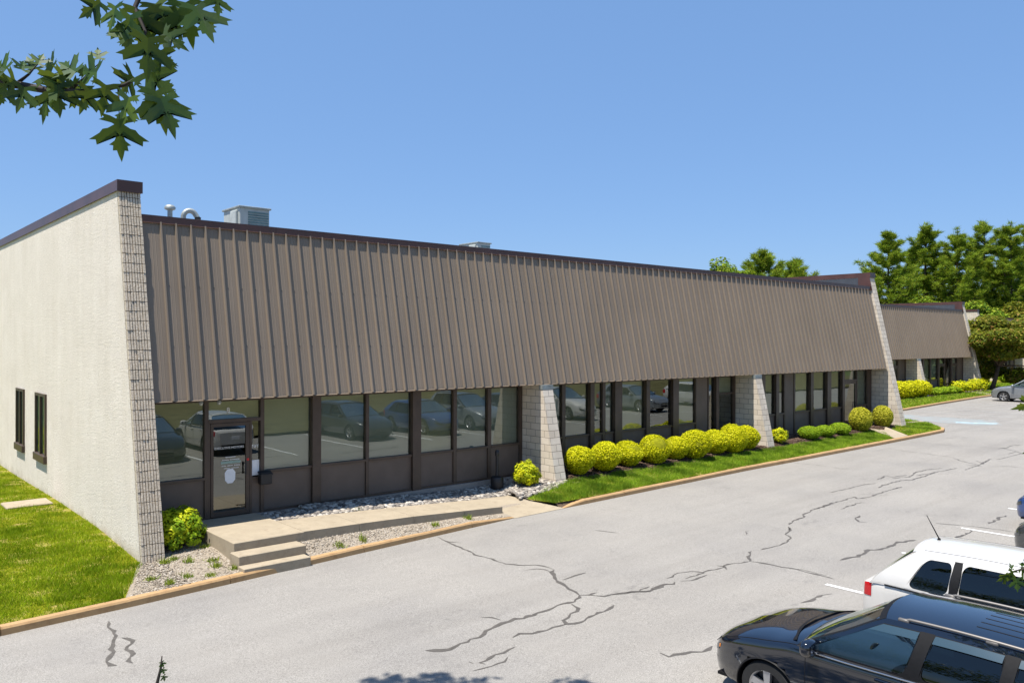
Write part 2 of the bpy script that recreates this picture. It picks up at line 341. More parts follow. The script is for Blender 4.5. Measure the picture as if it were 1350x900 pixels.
def empty(name, loc, label, cat, group=None):
    o = bpy.data.objects.new(name, None); COL.objects.link(o); o.location = loc; ORG[o] = tuple(loc); o.empty_display_size = .2
    return tag(o, label, cat, group)
def struct(o): o['kind'] = 'structure'; return o
def kids(o): return [c for c in o.children]
def copy_tree(o, parent=None):
    c = o.copy(); COL.objects.link(c)
    if parent is not None: c.parent = parent
    for ch in list(o.children): copy_tree(ch, c)
    return c
def unit(a): return a/np.maximum(np.linalg.norm(a, axis=-1, keepdims=True), 1e-9)
def pchip(xs, ys, x):
    xs = np.asarray(xs, float); ys = np.asarray(ys, float)
    if xs[0] > xs[-1]: xs = xs[::-1]; ys = ys[::-1]
    h = np.diff(xs); d = np.diff(ys)/h; m_ = np.zeros(len(xs))
    m_[0] = d[0]; m_[-1] = d[-1]
    for i in range(1, len(xs)-1):
        if d[i-1]*d[i] > 0: w1 = 2*h[i]+h[i-1]; w2 = h[i]+2*h[i-1]; m_[i] = (w1+w2)/(w1/d[i-1]+w2/d[i])
    x = min(max(x, xs[0]), xs[-1]); i = min(int(np.searchsorted(xs, x, 'right'))-1, len(h)-1); i = max(i, 0)
    s_ = (x-xs[i])/h[i]
    return float((2*s_**3-3*s_**2+1)*ys[i]+(s_**3-2*s_**2+s_)*h[i]*m_[i]+(-2*s_**3+3*s_**2)*ys[i+1]+(s_**3-s_**2)*h[i]*m_[i+1])
def inpoly(P, poly):
    x, y = P[:, 0], P[:, 1]; r = np.zeros(len(P), bool); n = len(poly)
    for i in range(n):
        x1, y1 = poly[i]; x2, y2 = poly[(i+1) % n]
        c = ((y1 > y) != (y2 > y)) & (x < (x2-x1)*(y-y1)/(y2-y1+1e-12)+x1); r ^= c
    return r
def scatter(poly, n):
    a = np.array(poly); lo = a.min(0); hi = a.max(0); P = rng.random((n, 2))*(hi-lo)+lo
    return P[inpoly(P, poly)]
def lawn_noise(P, s=.9):   # cheap patchiness
    x, y = P[:, 0]*s, P[:, 1]*s
    return .5+.25*np.sin(1.7*x+1.3*np.sin(1.1*y+.4))+.25*np.sin(2.3*y+1.9*np.sin(.8*x+2.))
def blades(name, P, zf, h, w, mat, label):
    n = len(P); z = zf(P); ph = rng.random(n)*2*np.pi; hh = h*(.45+.8*rng.random(n))*(.65+.8*lawn_noise(P+5., 3.7)); lean = rng.normal(0, .45, (n, 2))
    d = np.stack([np.cos(ph), np.sin(ph)], 1)*w*.5
    b0 = np.column_stack([P-d, z-.005]); b1 = np.column_stack([P+d, z-.005])
    tp = np.column_stack([P+lean*hh[:, None], z+hh*np.clip(1-.3*np.abs(lean).sum(1), .4, 1)])
    V = np.stack([b0, b1, tp], 1).reshape(-1, 3); Fc = np.arange(3*n).reshape(-1, 3)
    return tag(npmesh(name, V, Fc, mat), label, 'grass', kind='stuff')
ICO_V = None
def stones(name, P, z, size, mat, label, cat, flat=.6):
    n = len(P); g = (1+5**.5)/2
    B = unit(np.array([(-1, g, 0), (1, g, 0), (-1, -g, 0), (1, -g, 0), (0, -1, g), (0, 1, g), (0, -1, -g), (0, 1, -g), (g, 0, -1), (g, 0, 1), (-g, 0, -1), (-g, 0, 1)], float))
    Fi = np.array([(0, 11, 5), (0, 5, 1), (0, 1, 7), (0, 7, 10), (0, 10, 11), (1, 5, 9), (5, 11, 4), (11, 10, 2), (10, 7, 6), (7, 1, 8), (3, 9, 4), (3, 4, 2), (3, 2, 6), (3, 6, 8), (3, 8, 9), (4, 9, 5), (2, 4, 11), (6, 2, 10), (8, 6, 7), (9, 8, 1)])
    sz = size*(.45+rng.random(n)**1.5*.9); ph = rng.random(n)*6.283
    J = B[None]*(.75+.5*rng.random((n, 12, 1))); J = J*np.stack([np.ones(n)*1.25, np.ones(n)*.85, np.full(n, flat)], 1)[:, None]
    c, s_ = np.cos(ph)[:, None], np.sin(ph)[:, None]
    X = J[..., 0]*c-J[..., 1]*s_; Y = J[..., 0]*s_+J[..., 1]*c
    V = np.stack([X, Y, J[..., 2]], 2)*sz[:, None, None]+np.column_stack([P, z+sz*flat*.25])[:, None]
    Fc = (Fi[None]+12*np.arange(n)[:, None, None]).reshape(-1, 3)
    return tag(npmesh(name, V.reshape(-1, 3), Fc, mat), label, cat, kind='stuff')
def leafquads(C, Nn, size, aspect=.55, tilt=.5):
    n = len(C); Nn = unit(Nn+rng.normal(0, tilt, (n, 3))); a = unit(np.cross(Nn, rng.normal(0, 1, (n, 3)))); b_ = np.cross(Nn, a)
    s_ = (size*(.6+.8*rng.random(n)))[:, None]
    V = np.stack([C-a*s_, C+b_*s_*aspect+Nn*s_*.15, C+a*s_, C-b_*s_*aspect+Nn*s_*.15], 1).reshape(-1, 3)
    return V, np.arange(4*n).reshape(-1, 4)

# ------------------------------------------------------------------ world, sun
KX, KY = .33, -.008                       # shadow travel per metre of height
S = Vector((-KX, -KY, 1)).normalized(); EL = math.asin(S.z); ROT = math.atan2(S.x, S.y)
W = bpy.data.worlds.new('World'); SC.world = W; W.use_nodes = True
wt = W.node_tree; bg = wt.nodes['Background']; sk = wt.nodes.new('ShaderNodeTexSky'); sk.sky_type = 'NISHITA'
sk.sun_disc = False; sk.sun_elevation = EL; sk.sun_rotation = ROT; sk.air_density = 1.0; sk.dust_density = .5; sk.ozone_density = 3.5; sk.altitude = 100
tn = wt.nodes.new('ShaderNodeMix'); tn.data_type = 'RGBA'; tn.blend_type = 'MULTIPLY'; tn.inputs[0].default_value = 1; tn.inputs[7].default_value = (.88, .93, 1.03, 1); wt.links.new(sk.outputs[0], tn.inputs[6]); t2 = wt.nodes.new('ShaderNodeMix'); t2.data_type = 'RGBA'; t2.inputs[0].default_value = .55; t2.inputs[7].default_value = (1.62, 3.15, 6.0, 1); wt.links.new(tn.outputs[2], t2.inputs[6]); wt.links.new(t2.outputs[2], bg.inputs[0]); bg.inputs[1].default_value = .089
sl = bpy.data.lights.new('sun', 'SUN'); so = bpy.data.objects.new('sun', sl); COL.objects.link(so); so.location = (0, 0, 60)
sl.energy = 5.0; sl.angle = math.radians(.5); sl.color = (1, .95, .87); so.rotation_euler = S.to_track_quat('Z', 'Y').to_euler()
SC.view_settings.view_transform = 'Standard'; SC.view_settings.look = 'None'; SC.view_settings.exposure = .70; SC.view_settings.gamma = 1
SC.cycles.use_denoising = True; SC.cycles.max_bounces = 8; SC.cycles.transparent_max_bounces = 16; SC.cycles.sample_clamp_indirect = 6

# ------------------------------------------------------------------ ground
mb = MB(); mb.add([(-1500, -1500, -1.0), (1500, -1500, -1.0), (1500, 1500, -1.0), (-1500, 1500, -1.0)], [(0, 1, 2, 3)])
struct(mb.build('ground', MT['ground']))
mb = MB(); xs = [-40, -20, -8, 0, 6, 12, 18, 24, 30, 36, 40, 46, 60, 90, 130]
for ya, yb in ((1.2, 45),):
    mb.grid(lambda x, y: (x, y, zr(x)), xs, [1.2, 8, 15, 22, 30, 45])
struct(mb.build('parking_lot', MT['asphalt']))
# grass verge behind the camera side of the lot, rising gently
mb = MB(); mb.grid(lambda x, y: (x, y, zr(x)+.12+max(0, -y-3)*.06), [-40, -20, 0, 20, 40, 60, 90], [1.25, 0, -3, -12, -30, -60])
MT['verge'] = simple('dry_grass', (.12, .112, .055), 1, .3, 1.5, 0, 0, 0, 0, 0); struct(mb.build('verge', MT['verge']))

PFX = [-40, 4.9, 5.4, 6.4, 7.9, 10, 13.7, 15, 16.4, 28, 40, 46]
PFZ = [-.36, -.36, -.33, -.30, -.12, -.14, -.25, -.20, -.09, -.09, -.02, -.06]
def zy(x, y):            # planted strip in front of the long facade
    a = zr(x)+.115; b_ = float(np.interp(x, PFX, PFZ)); k = min(max((y-15.5)/1.2, 0), 1); m_ = min(max((y-16.62)/.4, 0), 1)*min(max((x-16.7)/.4, 0), 1)*min(max((39.5-x)/.5, 0), 1); return a+(b_-a)*k+.10*m_*m_*(3-2*m_)
def zl(x, y):            # lawn beside the end wall
    a = zr(x)+.115; return float(np.interp(y, [14.9, 15.2, 20, 24, 29, 45], [a, a, -.21, -.19, -.25, -.26]))
vzy = lambda P: np.array([zy(x, y) for x, y in P]); vzl = lambda P: np.array([zl(x, y) for x, y in P])
CURB = [(-12, 14.55), (2.26, 14.75), (4.2, 14.83), (6.0, 14.95), (9.03, 15.18), (13.7, 15.46)]
CURB2 = [(15.3, 15.42), (16.2, 15.42), (24.2, 15.46), (27.6, 15.36), (34, 15.25), (38.5, 15.18), (40.3, 15.2), (41.2, 15.5), (42.2, 16.3), (43.2, 17.3), (44.1, 18.6), (44.5, 21), (44.5, 27)]
CURB3 = [(45.6, 25), (46.2, 22.6), (47.5, 21.6), (51.2, 21.5), (57.9, 22.05), (66.3, 22.6), (76, 22.9), (92, 23.2)]
def yin(x, C=CURB): return float(np.interp(x, [c[0] for c in C], [c[1] for c in C]))+.15
mb = MB(); mb.grid(lambda x, y: (x, y, zr(x)-.01+(zy(x, y)-.012-zr(x)+.01)*min(1, (y-15.46)/.21)), np.linspace(15.25, 40.35, 60), [15.46, 15.55, 15.67, 15.9, 16.2, 16.5, 16.65, 16.8, 17, 17.3, 17.8, 18.45])
struct(mb.build('planting_bed_soil', MT['soil']))
mb = MB(); mb.grid(lambda x, k: (x, yin(x)-.03+(45-yin(x))*k**2, zl(x, yin(x)-.03+(45-yin(x))*k**2)), np.linspace(-12, 4.99, 30), np.linspace(0, 1, 40))
struct(mb.build('lawn', MT['lawn']))
# gravel apron beside the steps
def gz(x, y):
    b_ = zy(x, y) if x < 12.14 else zr(x)+.115-(x-12.14)/1.56*.125
    if x < 7.75: return b_
    top = float(np.interp(x, [7.75, 10.2, 13.7], [-.19, -.255, -.42])); k = min(max((y-15.36)/.45, 0), 1)
    return b_+k*max(0, top-b_)
def gp(x, y): return gz(x, y) if x > 5.3 else zl(x, y)+(max(0, x-4.2)*.02)
GR = [(4.2, 14.98), (6.0, 15.08), (7.9, 15.22), (13.4, 15.58), (13.2, 15.86), (7.9, 15.86), (6.38, 15.9), (6.38, 18.3), (5.38, 18.3), (5.38, 16.75), (4.95, 16.72)]
mb = MB()
mb.grid(lambda x, k: (x, yin(x)-.04+k*(18.3-yin(x)+.04), zy(x, yin(x)-.04+k*(18.3-yin(x)+.04))+.004), np.linspace(5.3, 6.5, 8), np.linspace(0, 1, 16))
mb.grid(lambda x, k: (x, yin(x)-.04+k*(15.95-yin(x)), gz(x, yin(x)-.04+k*(15.95-yin(x)))+.004), np.linspace(6.5, 13.7, 24), np.linspace(0, 1, 6))
def gtri(u, k): x = 4.15+(5.3-4.15)*u; y1 = 14.98+(16.85-14.98)*min(1, u*1.5); y0 = yin(x)-.04; y = y0+(y1-y0)*k; return (x, y, zl(x, y)+.006)
mb.grid(gtri, np.linspace(0, 1, 10), np.linspace(0, 1, 10))
struct(mb.build('gravel_ground', MT['gravelbase']))
P = scatter(GR, 34000); P = P[rng.random(len(P)) < .93]
stones('gravel', P, np.array([gp(x, y) for x, y in P]), .019, MT['stone'], 'tan pea gravel spread beside the concrete steps and ramp', 'gravel')
zf = lambda x, y: float(np.interp(y, [15.3, 15.5, 16.28, 17.1, 18.3], [zr(x)-.01, zr(x)+.0, -.285, -.275, -.26]))
mb = MB(); mb.grid(lambda x, y: (x, y, zf(x, y)-.05), np.linspace(12.6, 15.45, 12), [15.4, 15.6, 15.9, 16.28, 16.7, 17.1, 18.3]); struct(mb.build('gravel_ground', MT['gravelbase']))
# river rocks between ramp and facade
def rampz(x): return float(np.interp(x, [7.8, 10.2, 13.7, 15], [0, -.07, -.25, -.34]))
RR = [(7.96, 17.2), (15.2, 17.12), (16.36, 16.9), (16.36, 18.2), (7.96, 18.2)]
zrock = lambda x, y: float(np.interp(x, [7.9, 10.2, 13.7, 14.8, 15.3, 16.4], [-.06, -.12, -.29, -.30, -.20, -.09]))+.08*min(max((y-17.15)/.9, 0), 1)*(x > 9)
mb = MB(); mb.grid(lambda x, y: (x, y, zrock(x, y)), np.linspace(7.94, 16.38, 30), [17.1, 17.4, 17.8, 18.25]); struct(mb.build('rock_bed_ground', MT['gravelbase']))
P = scatter(RR, 4300); stones('river_rock', P, np.array([zrock(x, y) for x, y in P])+.012, .062, MT['rock'], 'rounded pale river rocks lying between ramp and windows', 'river rock', .62)
P = scatter([(14.6, 16.35), (16.3, 16.5), (16.8, 16.75), (16.3, 17.2), (14.9, 17.1)], 700); stones('river_rock', P, vzy(P)+.012, .06, MT['rock'], 'loose tan rocks around the second pier foot', 'river rock', .6)
# mulch
mb = MB(); mb.grid(lambda x, k: (x, 16.62+k*1.75, zy(x, 16.62+k*1.75)+.01), np.linspace(16.85, 40.4, 70), np.linspace(0, 1, 8)); struct(mb.build('mulch_bed', MT['mulch']))
P = scatter([(16.85, 16.55), (40.3, 16.55), (40.3, 18.3), (16.85, 18.3)], 14000); stones('mulch_chips', P, vzy(P)+.014, .035, MT['chip'], 'dark brown mulch chips under the yellow shrubs', 'mulch', .3)
# grass strips
GS = [(14.75, 16.25), (15.2, 15.62), (16.2, 15.56), (24.2, 15.6), (27.6, 15.5), (35.3, 15.4), (36.35, 16.2), (36.9, 16.75), (28, 16.75), (17, 16.78), (16.1, 16.74), (15.5, 16.5)]
GI = [(36.9, 15.38), (38.5, 15.33), (40.3, 15.36), (41.0, 15.62), (42.0, 16.4), (42.6, 17.0), (41.2, 17.4), (38.6, 16.8), (37.9, 16.6)]
GK = [(41.6, 17.75), (42.9, 17.4), (43.4, 18.2), (43.6, 20.5), (42.2, 20.5)]
for nm, poly, n in (('a', GS, 0), ('b', GI, 0), ('c', GK, 0)):
    mb = MB(); mb.add([(x, y, zy(x, y)+.008) for x, y in poly], [tuple(range(len(poly)))])
    if nm == 'a':
        mb = MB(); top = lambda x: float(np.interp(x, [14.75, 15.5, 16.1, 36, 36.9], [16.25, 16.5, 16.76, 16.76, 16.74])); bot = lambda x: float(np.interp(x, [14.75, 15.2, 16.2, 24.2, 27.6, 35.3, 36.35, 36.9], [16.2, 15.62, 15.56, 15.6, 15.5, 15.4, 16.2, 16.7]))
        mb.grid(lambda x, k: (x, bot(x)+(top(x)-bot(x))*k, zy(x, bot(x)+(top(x)-bot(x))*k)+.008), np.linspace(14.75, 36.9, 80), np.linspace(0, 1, 6))
    struct(mb.build('lawn_strip', MT['lawn']))
P = scatter(GS, 150000); P = P[rng.random(len(P)) < np.clip(.55+lawn_noise(P, 1.6)*.6, 0, 1)]
blades('grass', P, vzy, .095, .016, MT['grassgreen'], 'green mown grass strip between the shrubs and the curb')
P = np.vstack([scatter(GI, 16000), scatter(GK, 9000)]); blades('grass', P, vzy, .09, .02, MT['grassgreen'], 'green grass on the rounded island past the last pier')
P1 = scatter([(-1, 14.9), (4.1, 14.98), (4.95, 16.7), (4.95, 21), (0, 21)], 210000); P2 = scatter([(0, 21), (4.95, 21), (4.95, 30), (1, 30)], 90000); P3 = scatter([(1.5, 30), (4.95, 30), (4.95, 44), (2, 44)], 50000)
P = np.vstack([P1, P2, P3]); gap = np.sqrt(np.maximum(0, 4.95-P[:, 0]))
cl = lawn_noise(P*1.0+3.1, 4.7)*lawn_noise(P+1.7, 2.1)
keep = (rng.random(len(P)) < .35+1.5*cl) & (rng.random(len(P)) < np.clip(.30+lawn_noise(P, 1.1)*.55+lawn_noise(P+7.3, 3.1)*.35, 0, 1)*np.clip(.10+gap*1.5, 0, 1))
keep &= ~((P[:, 0] > 3.68) & (P[:, 1] > 23.4) & (P[:, 1] < 24.36))
blades('grass', P[keep], vzl, .075, .013, MT['grass'], 'bright green lawn along the stucco end wall')
P = np.array([(x+rng.normal(0, .05), y+rng.normal(0, .05)) for x, y in [(5.3, 16.5), (5.5, 16.6), (6.1, 16.1), (5.7, 16.3), (6.05, 15.75), (5.4, 15.5), (6.3, 15.45), (5.0, 15.25), (5.75, 15.3), (6.25, 17.0), (9.2, 15.5), (11.2, 15.6), (12.3, 15.72), (4.8, 15.7), (10.1, 17.3), (8.6, 15.45)] for _ in range(70)])
P = P[(P[:, 1] > 15.2)]
tag(blades('weeds', P, lambda Q: np.array([gp(x, y) for x, y in Q])+.01, .10, .022, MT['weed'], 'x'), 'small green weeds sprouting through the tan gravel', 'weeds')
# bare concrete pad on the lawn
mb = MB(); mb.bbox(3.72, 4.76, 23.45, 24.3, -.4, -.145, .02); tag(mb.build('concrete_pad', MT['walk']), 'flat concrete pad set in the lawn beside the stucco wall', 'concrete pad')
# curbs
def curb(C, ztop=None, ramp_end=False):
    mb = MB(); pts = []
    for i in range(len(C)-1):
        a, b_ = np.array(C[i]), np.array(C[i+1]); L = np.linalg.norm(b_-a); n = max(1, int(round(L/1.5)))
        for k in range(n): pts.append(a+(b_-a)*k/n)
    pts.append(np.array(C[-1])); W_ = .17
    for i in range(len(pts)-1):
        a, b_ = pts[i], pts[i+1]; d = (b_-a)/np.linalg.norm(b_-a); n = np.array([-d[1], d[0]]); 
        j = .014 if i % 2 == 0 else 0
        a2, b2 = a+d*j, b_
        zs = []
        def sec(p, e):
            zg = zr(p[0]); h = .13+rng.normal(0, .003); 
            if e: h = .012
            return [(p[0], p[1], zg-.1), (p[0]+n[0]*.01, p[1]+n[1]*.01, zg+h*.75), (p[0]+n[0]*.035, p[1]+n[1]*.035, zg+h), (p[0]+n[0]*W_, p[1]+n[1]*W_, zg+h), (p[0]+n[0]*W_, p[1]+n[1]*W_, zg-.1)]
        e0 = ramp_end == 'start' and i == 0; e1 = ramp_end == 'end' and i == len(pts)-2
        A, B = sec(a2, e0), sec(b2, e1); mb.add(A+B, [(k, 5+k, 6+k, k+1) for k in range(4)]+[(0, 1, 2, 3, 4), (9, 8, 7, 6, 5)])
    return struct(mb.build('curb', MT['curb']))
curb(CURB, ramp_end='end'); curb(CURB2, ramp_end='start'); curb(CURB3)
# walkway ramp
mb = MB(); fx = [7.93, 9.5, 11.5, 13.6]
def walkquad(ps, drop=.35):
    n = len(ps); mb.add([p for p in ps]+[(p[0], p[1], p[2]-drop) for p in ps], [tuple(range(n))]+[(i, n+i, n+(i+1) % n, (i+1) % n) for i in range(n)])
prev = None
edge = [(7.935, 15.8, 17.13), (9.3, 15.84, 17.13), (10.8, 15.88, 17.13), (12.3, 15.88, 17.12), (13.55, 15.88, 17.1)]
for (xa, a0, a1), (xb, b0, b1) in zip(edge[:-1], edge[1:]):
    xb2 = xb-.008; walkquad([(xa, a0, rampz(xa)), (xb2, b0, rampz(xb2)), (xb2, b1, rampz(xb2)), (xa, a1, rampz(xa))])
walkquad([(13.555, 15.42, zr(13.6)+.01), (15.35, 15.42, zr(15)+.012), (14.72, 16.28, -.27), (14.78, 17.08, -.28), (13.555, 17.1, rampz(13.55))])
struct(mb.build('walkway', MT['walk']))
# path by the last pier and the island path
mb = MB()
for ps in ([(35.45, 15.38), (36.75, 15.36), (38.0, 17.0), (38.0, 18.1), (36.7, 18.1), (36.5, 16.95)], [(40.3, 17.35), (42.75, 17.05), (43.05, 17.4), (40.3, 17.75)]):
    n = len(ps); mb.add([(x, y, zy(x, y)+.022) for x, y in ps]+[(x, y, zy(x, y)-.2) for x, y in ps], [tuple(range(n))]+[(i, n+i, n+(i+1) % n, (i+1) % n) for i in range(n)])
struct(mb.build('path', MT['walk']))
# entrance landing and steps
st = empty('entrance_steps', (7.1, 16.5, 0), 'pale concrete landing with two steps leading to the glass door', 'steps')
mb = MB(); mb.bbox(6.4, 7.93, 15.78, 18.26, -.55, 0, .012); mb.build('landing', MT['walk'], st)
mb = MB(); mb.bbox(6.32, 7.75, 15.33, 15.775, -.6, -.165, .012); mb.build('step', MT['walk'], st)
mb = MB(); mb.bbox(6.30, 7.70, 15.03, 15.325, -.7, -.34, .01); mb.build('step', MT['walk'], st)
# cracks in the asphalt, drawn out as sealed seams
def ribbon(mb, pts, w, dz=.004, jag=.5):
    P = [np.array(p, float) for p in pts]; Q = []
    for a, b_ in zip(P[:-1], P[1:]):
        L = np.linalg.norm(b_[:2]-a[:2]); n = max(1, int(L/.11)); d = (b_-a); nn = np.array([-d[1], d[0], 0])/max(L, 1e-6)
        for k in range(n): Q.append(a+d*k/n+nn*rng.normal(0, jag*w*.6)*(k > 0))
    Q.append(P[-1]); n = len(Q); vs = []
    for i, q in enumerate(Q):
        d = Q[min(i+1, n-1)]-Q[max(i-1, 0)]; nn = np.array([-d[1], d[0], 0])/max(np.linalg.norm(d[:2]), 1e-6)
        ww = w*(.30+.95*rng.random()**1.3)*(.2 if i in (0, n-1) else 1)
        for s_ in (.5, -.5):
            p = q+nn*ww*s_; vs.append((p[0], p[1], (zr(p[0]) if p[0] < 45 else -.22)+dz))
    mb.add(vs, [(2*i+1, 2*i+3, 2*i+2, 2*i) for i in range(n-1)])
def gseg(pts, w, mb): ribbon(mb, [onG(*p) for p in pts], w)
mb = MB(); z8 = lambda x, y: (100+x/3.857, 780+y/3.857); z4 = lambda x, y: (550+x/3.857, 680+y/3.857); z6 = lambda x, y: (800+x/4.5, 680+y/4.5); z5 = lambda x, y: (1000+x/3.857, 600+y/3.857); z2 = lambda x, y: (1150+x/5.625, 560+y/5.625)
for w, fn, pl in [
    (.07, z8, [(168, 147), (163, 178), (195, 198), (205, 222), (192, 245), (180, 320), (155, 355), (180, 373), (210, 373)]),
    (.07, z8, [(230, 232), (255, 235), (290, 247), (255, 292), (292, 315), (265, 350), (290, 362)]),
    (.05, z4, [(103, 105), (155, 130), (185, 145), (280, 185), (292, 197), (340, 207), (450, 243), (520, 250), (600, 248), (665, 260), (697, 273)]),
    (.04, z4, [(155, 130), (225, 136)]), (.045, z4, [(550, 275), (610, 268), (650, 272), (682, 285)]),
    (.075, z4, [(697, 273), (682, 285), (700, 315), (740, 345), (770, 370), (805, 385), (825, 402)]), (.045, z4, [(740, 325), (800, 303), (858, 287)]),
    (.06, z4, [(825, 402), (870, 400), (950, 408), (1020, 395), (1130, 382), (1180, 383), (1250, 350), (1305, 345), (1310, 335)]), (.05, z4, [(870, 402), (915, 388)]),
    (.085, z4, [(825, 402), (800, 435), (740, 445), (640, 485), (540, 520), (470, 535), (380, 570), (340, 600), (270, 625), (200, 660), (165, 677), (40, 683)]),
    (.075, z4, [(785, 447), (820, 468), (780, 495), (770, 515), (742, 530), (760, 548), (830, 540), (880, 510), (950, 485), (1000, 453)]),
    (.06, z4, [(760, 548), (690, 565), (660, 580), (585, 597), (520, 597), (485, 617)]), (.05, z4, [(325, 515), (380, 515), (425, 528)]),
    (.06, z4, [(500, 663), (440, 695), (370, 720), (318, 745), (345, 752)]), (.05, z4, [(460, 717), (445, 740), (380, 762), (330, 775), (280, 787)]), (.05, z4, [(262, 740), (285, 748)]),
    (.035, z4, [(903, 72), (960, 78), (1020, 86)]), (.07, z4, [(1235, 695), (1280, 715), (1310, 703), (1350, 700), (1450, 690), (1500, 660)]),
    (.06, z6, [(0, 470), (90, 455), (190, 447), (230, 448), (320, 408), (400, 405), (405, 388)]), (.05, z6, [(190, 447), (255, 417)]),
    (.055, z6, [(355, 370), (390, 360), (420, 338), (500, 328), (570, 335), (640, 318), (690, 305), (720, 285), (800, 278), (850, 268)]), (.06, z6, [(850, 268), (838, 240), (860, 208)]),
    (.055, z6, [(850, 268), (960, 285), (1040, 303), (1090, 308), (1180, 332), (1240, 345), (1350, 375)]), (.05, z6, [(465, 372), (500, 358), (580, 338)]), (.05, z6, [(440, 385), (500, 382), (595, 348)]), (.05, z6, [(650, 293), (700, 300), (712, 318)]),
    (.05, z6, [(915, 200), (1000, 178), (1070, 155), (1092, 132), (1058, 108), (1090, 85), (1078, 68)]), (.04, z6, [(845, 87), (822, 92), (828, 110)]),
    (.06, z6, [(1335, 460), (1280, 468), (1210, 502), (1150, 515)]), (.05, z6, [(30, 525), (45, 530)]),
    (.06, z5, [(155, 352), (180, 330), (232, 315), (225, 303), (280, 275), (360, 248), (450, 222), (490, 210), (500, 220), (560, 212), (600, 197), (660, 178), (730, 160)]), (.05, z5, [(270, 270), (300, 270), (330, 260), (385, 247)]),
    (.05, z5, [(360, 190), (400, 180), (470, 165), (530, 150), (595, 142)]), (.06, z5, [(605, 122), (650, 103), (680, 110), (755, 100)]), (.06, z5, [(610, 165), (640, 150), (720, 128), (780, 125), (850, 105), (900, 85)]),
    (.06, z5, [(680, 118), (720, 112), (770, 110), (800, 85), (870, 72), (935, 65)]), (.05, z5, [(800, 105), (850, 95), (930, 80), (1010, 65)]), (.06, z5, [(415, 273), (450, 260), (520, 240), (555, 243)]),
    (.06, z5, [(512, 305), (492, 318), (510, 337), (555, 341)]), (.085, z5, [(415, 533), (480, 517), (540, 497), (560, 480), (620, 478), (690, 455), (710, 440), (800, 430)]), (.08, z5, [(990, 422), (1040, 405), (1085, 385), (1075, 378)]), (.06, z5, [(925, 415), (945, 417)]),
    (.035, z5, [(900, 345), (1000, 353), (1100, 362), (1230, 378), (1320, 392)]), (.08, z5, [(1170, 347), (1200, 335), (1220, 315), (1255, 305)]), (.05, z5, [(155, 385), (160, 372), (150, 362)]),
    (.05, z2, [(690, 335), (740, 315), (790, 300), (830, 275), (885, 250)]), (.05, z2, [(600, 245), (650, 265), (740, 285), (800, 300)]), (.05, z2, [(770, 265), (820, 290), (850, 265)]), (.05, z2, [(700, 300), (760, 300), (820, 310)]), (.04, z2, [(920, 258), (1000, 240), (1110, 210)]), (.05, z2, [(920, 178), (1000, 168), (1040, 152), (1120, 148)]), (.04, z2, [(960, 170), (1080, 200), (1120, 215)]), (.04, z2, [(1010, 215), (1060, 200)])]:
    gseg([fn(*p) for p in pl], w*1.1, mb)
struct(mb.build('sealed_crack', MT['sealant']))
mb = MB()
for w, fn, pl in [(.022, z2, [(100, 170), (250, 195), (420, 215), (600, 240)]), (.022, z2, [(250, 120), (400, 135), (600, 153), (780, 162), (920, 175)]), (.02, z5, [(0, 548), (60, 553), (120, 570), (220, 580), (350, 612)]), (.018, z5, [(180, 38), (300, 50), (420, 68), (510, 68)]), (.02, z2, [(870, 310), (1000, 305), (1120, 318)]), (.02, z2, [(560, 45), (700, 48), (800, 42), (900, 30), (1120, 42)])]:
    gseg([fn(*p) for p in pl], w*1.4, mb)
struct(mb.build('hairline_crack', MT['hairline']))
# parking stripes
def stripe(x, y0, y1, w=.1, mat='paint', dz=.008, x2=None):
    mb = MB(); x2 = x if x2 is None else x2; g = lambda q: (zr(q) if q < 45 else -.22)+dz
    mb.add([(x-w/2, y0, g(x)), (x+w/2, y0, g(x)), (x2+w/2, y1, g(x2)), (x2-w/2, y1, g(x2))], [(0, 1, 2, 3)]); struct(mb.build('parking_stripe', MT[mat]))
for x in (7.8, 11.05, 14.29, 17.55, 20.82, 24.06, 27.3, 30.55, 33.8, 37.0, 40.3): stripe(x, 1.6, 6.8 if x == 11.05 else 7.46)
for x in (48.5, 51.2, 54.1, 57.0, 59.9, 62.9, 65.9, 68.9): stripe(x, 15.6, 21.2, .13, 'wornpaint')
mb = MB(); mb.add([(45.3, 15.0, -.168), (47.0, 14.3, -.16), (50.0, 16.4, -.165), (48.6, 20.6, -.165), (46.3, 20.8, -.165)], [(0, 1, 2, 3, 4)])
mb = MB(); g = -.216
mb.add([(45.0, 20.5, g), (45.0, 15.6, g), (46.2, 14.6, g), (48.2, 15.6, g), (48.2, 20.5, g)], [(0, 1, 2, 3, 4)]); struct(mb.build('accessible_bay_marking', MT['bluepaint']))
mb = MB(); mb.add([(45.5, 16.6, g+.004), (46.5, 14.95, g+.004), (46.9, 15.05, g+.004), (45.95, 16.75, g+.004)], [(0, 1, 2, 3)]); struct(mb.build('accessible_bay_marking', MT['paleblue']))

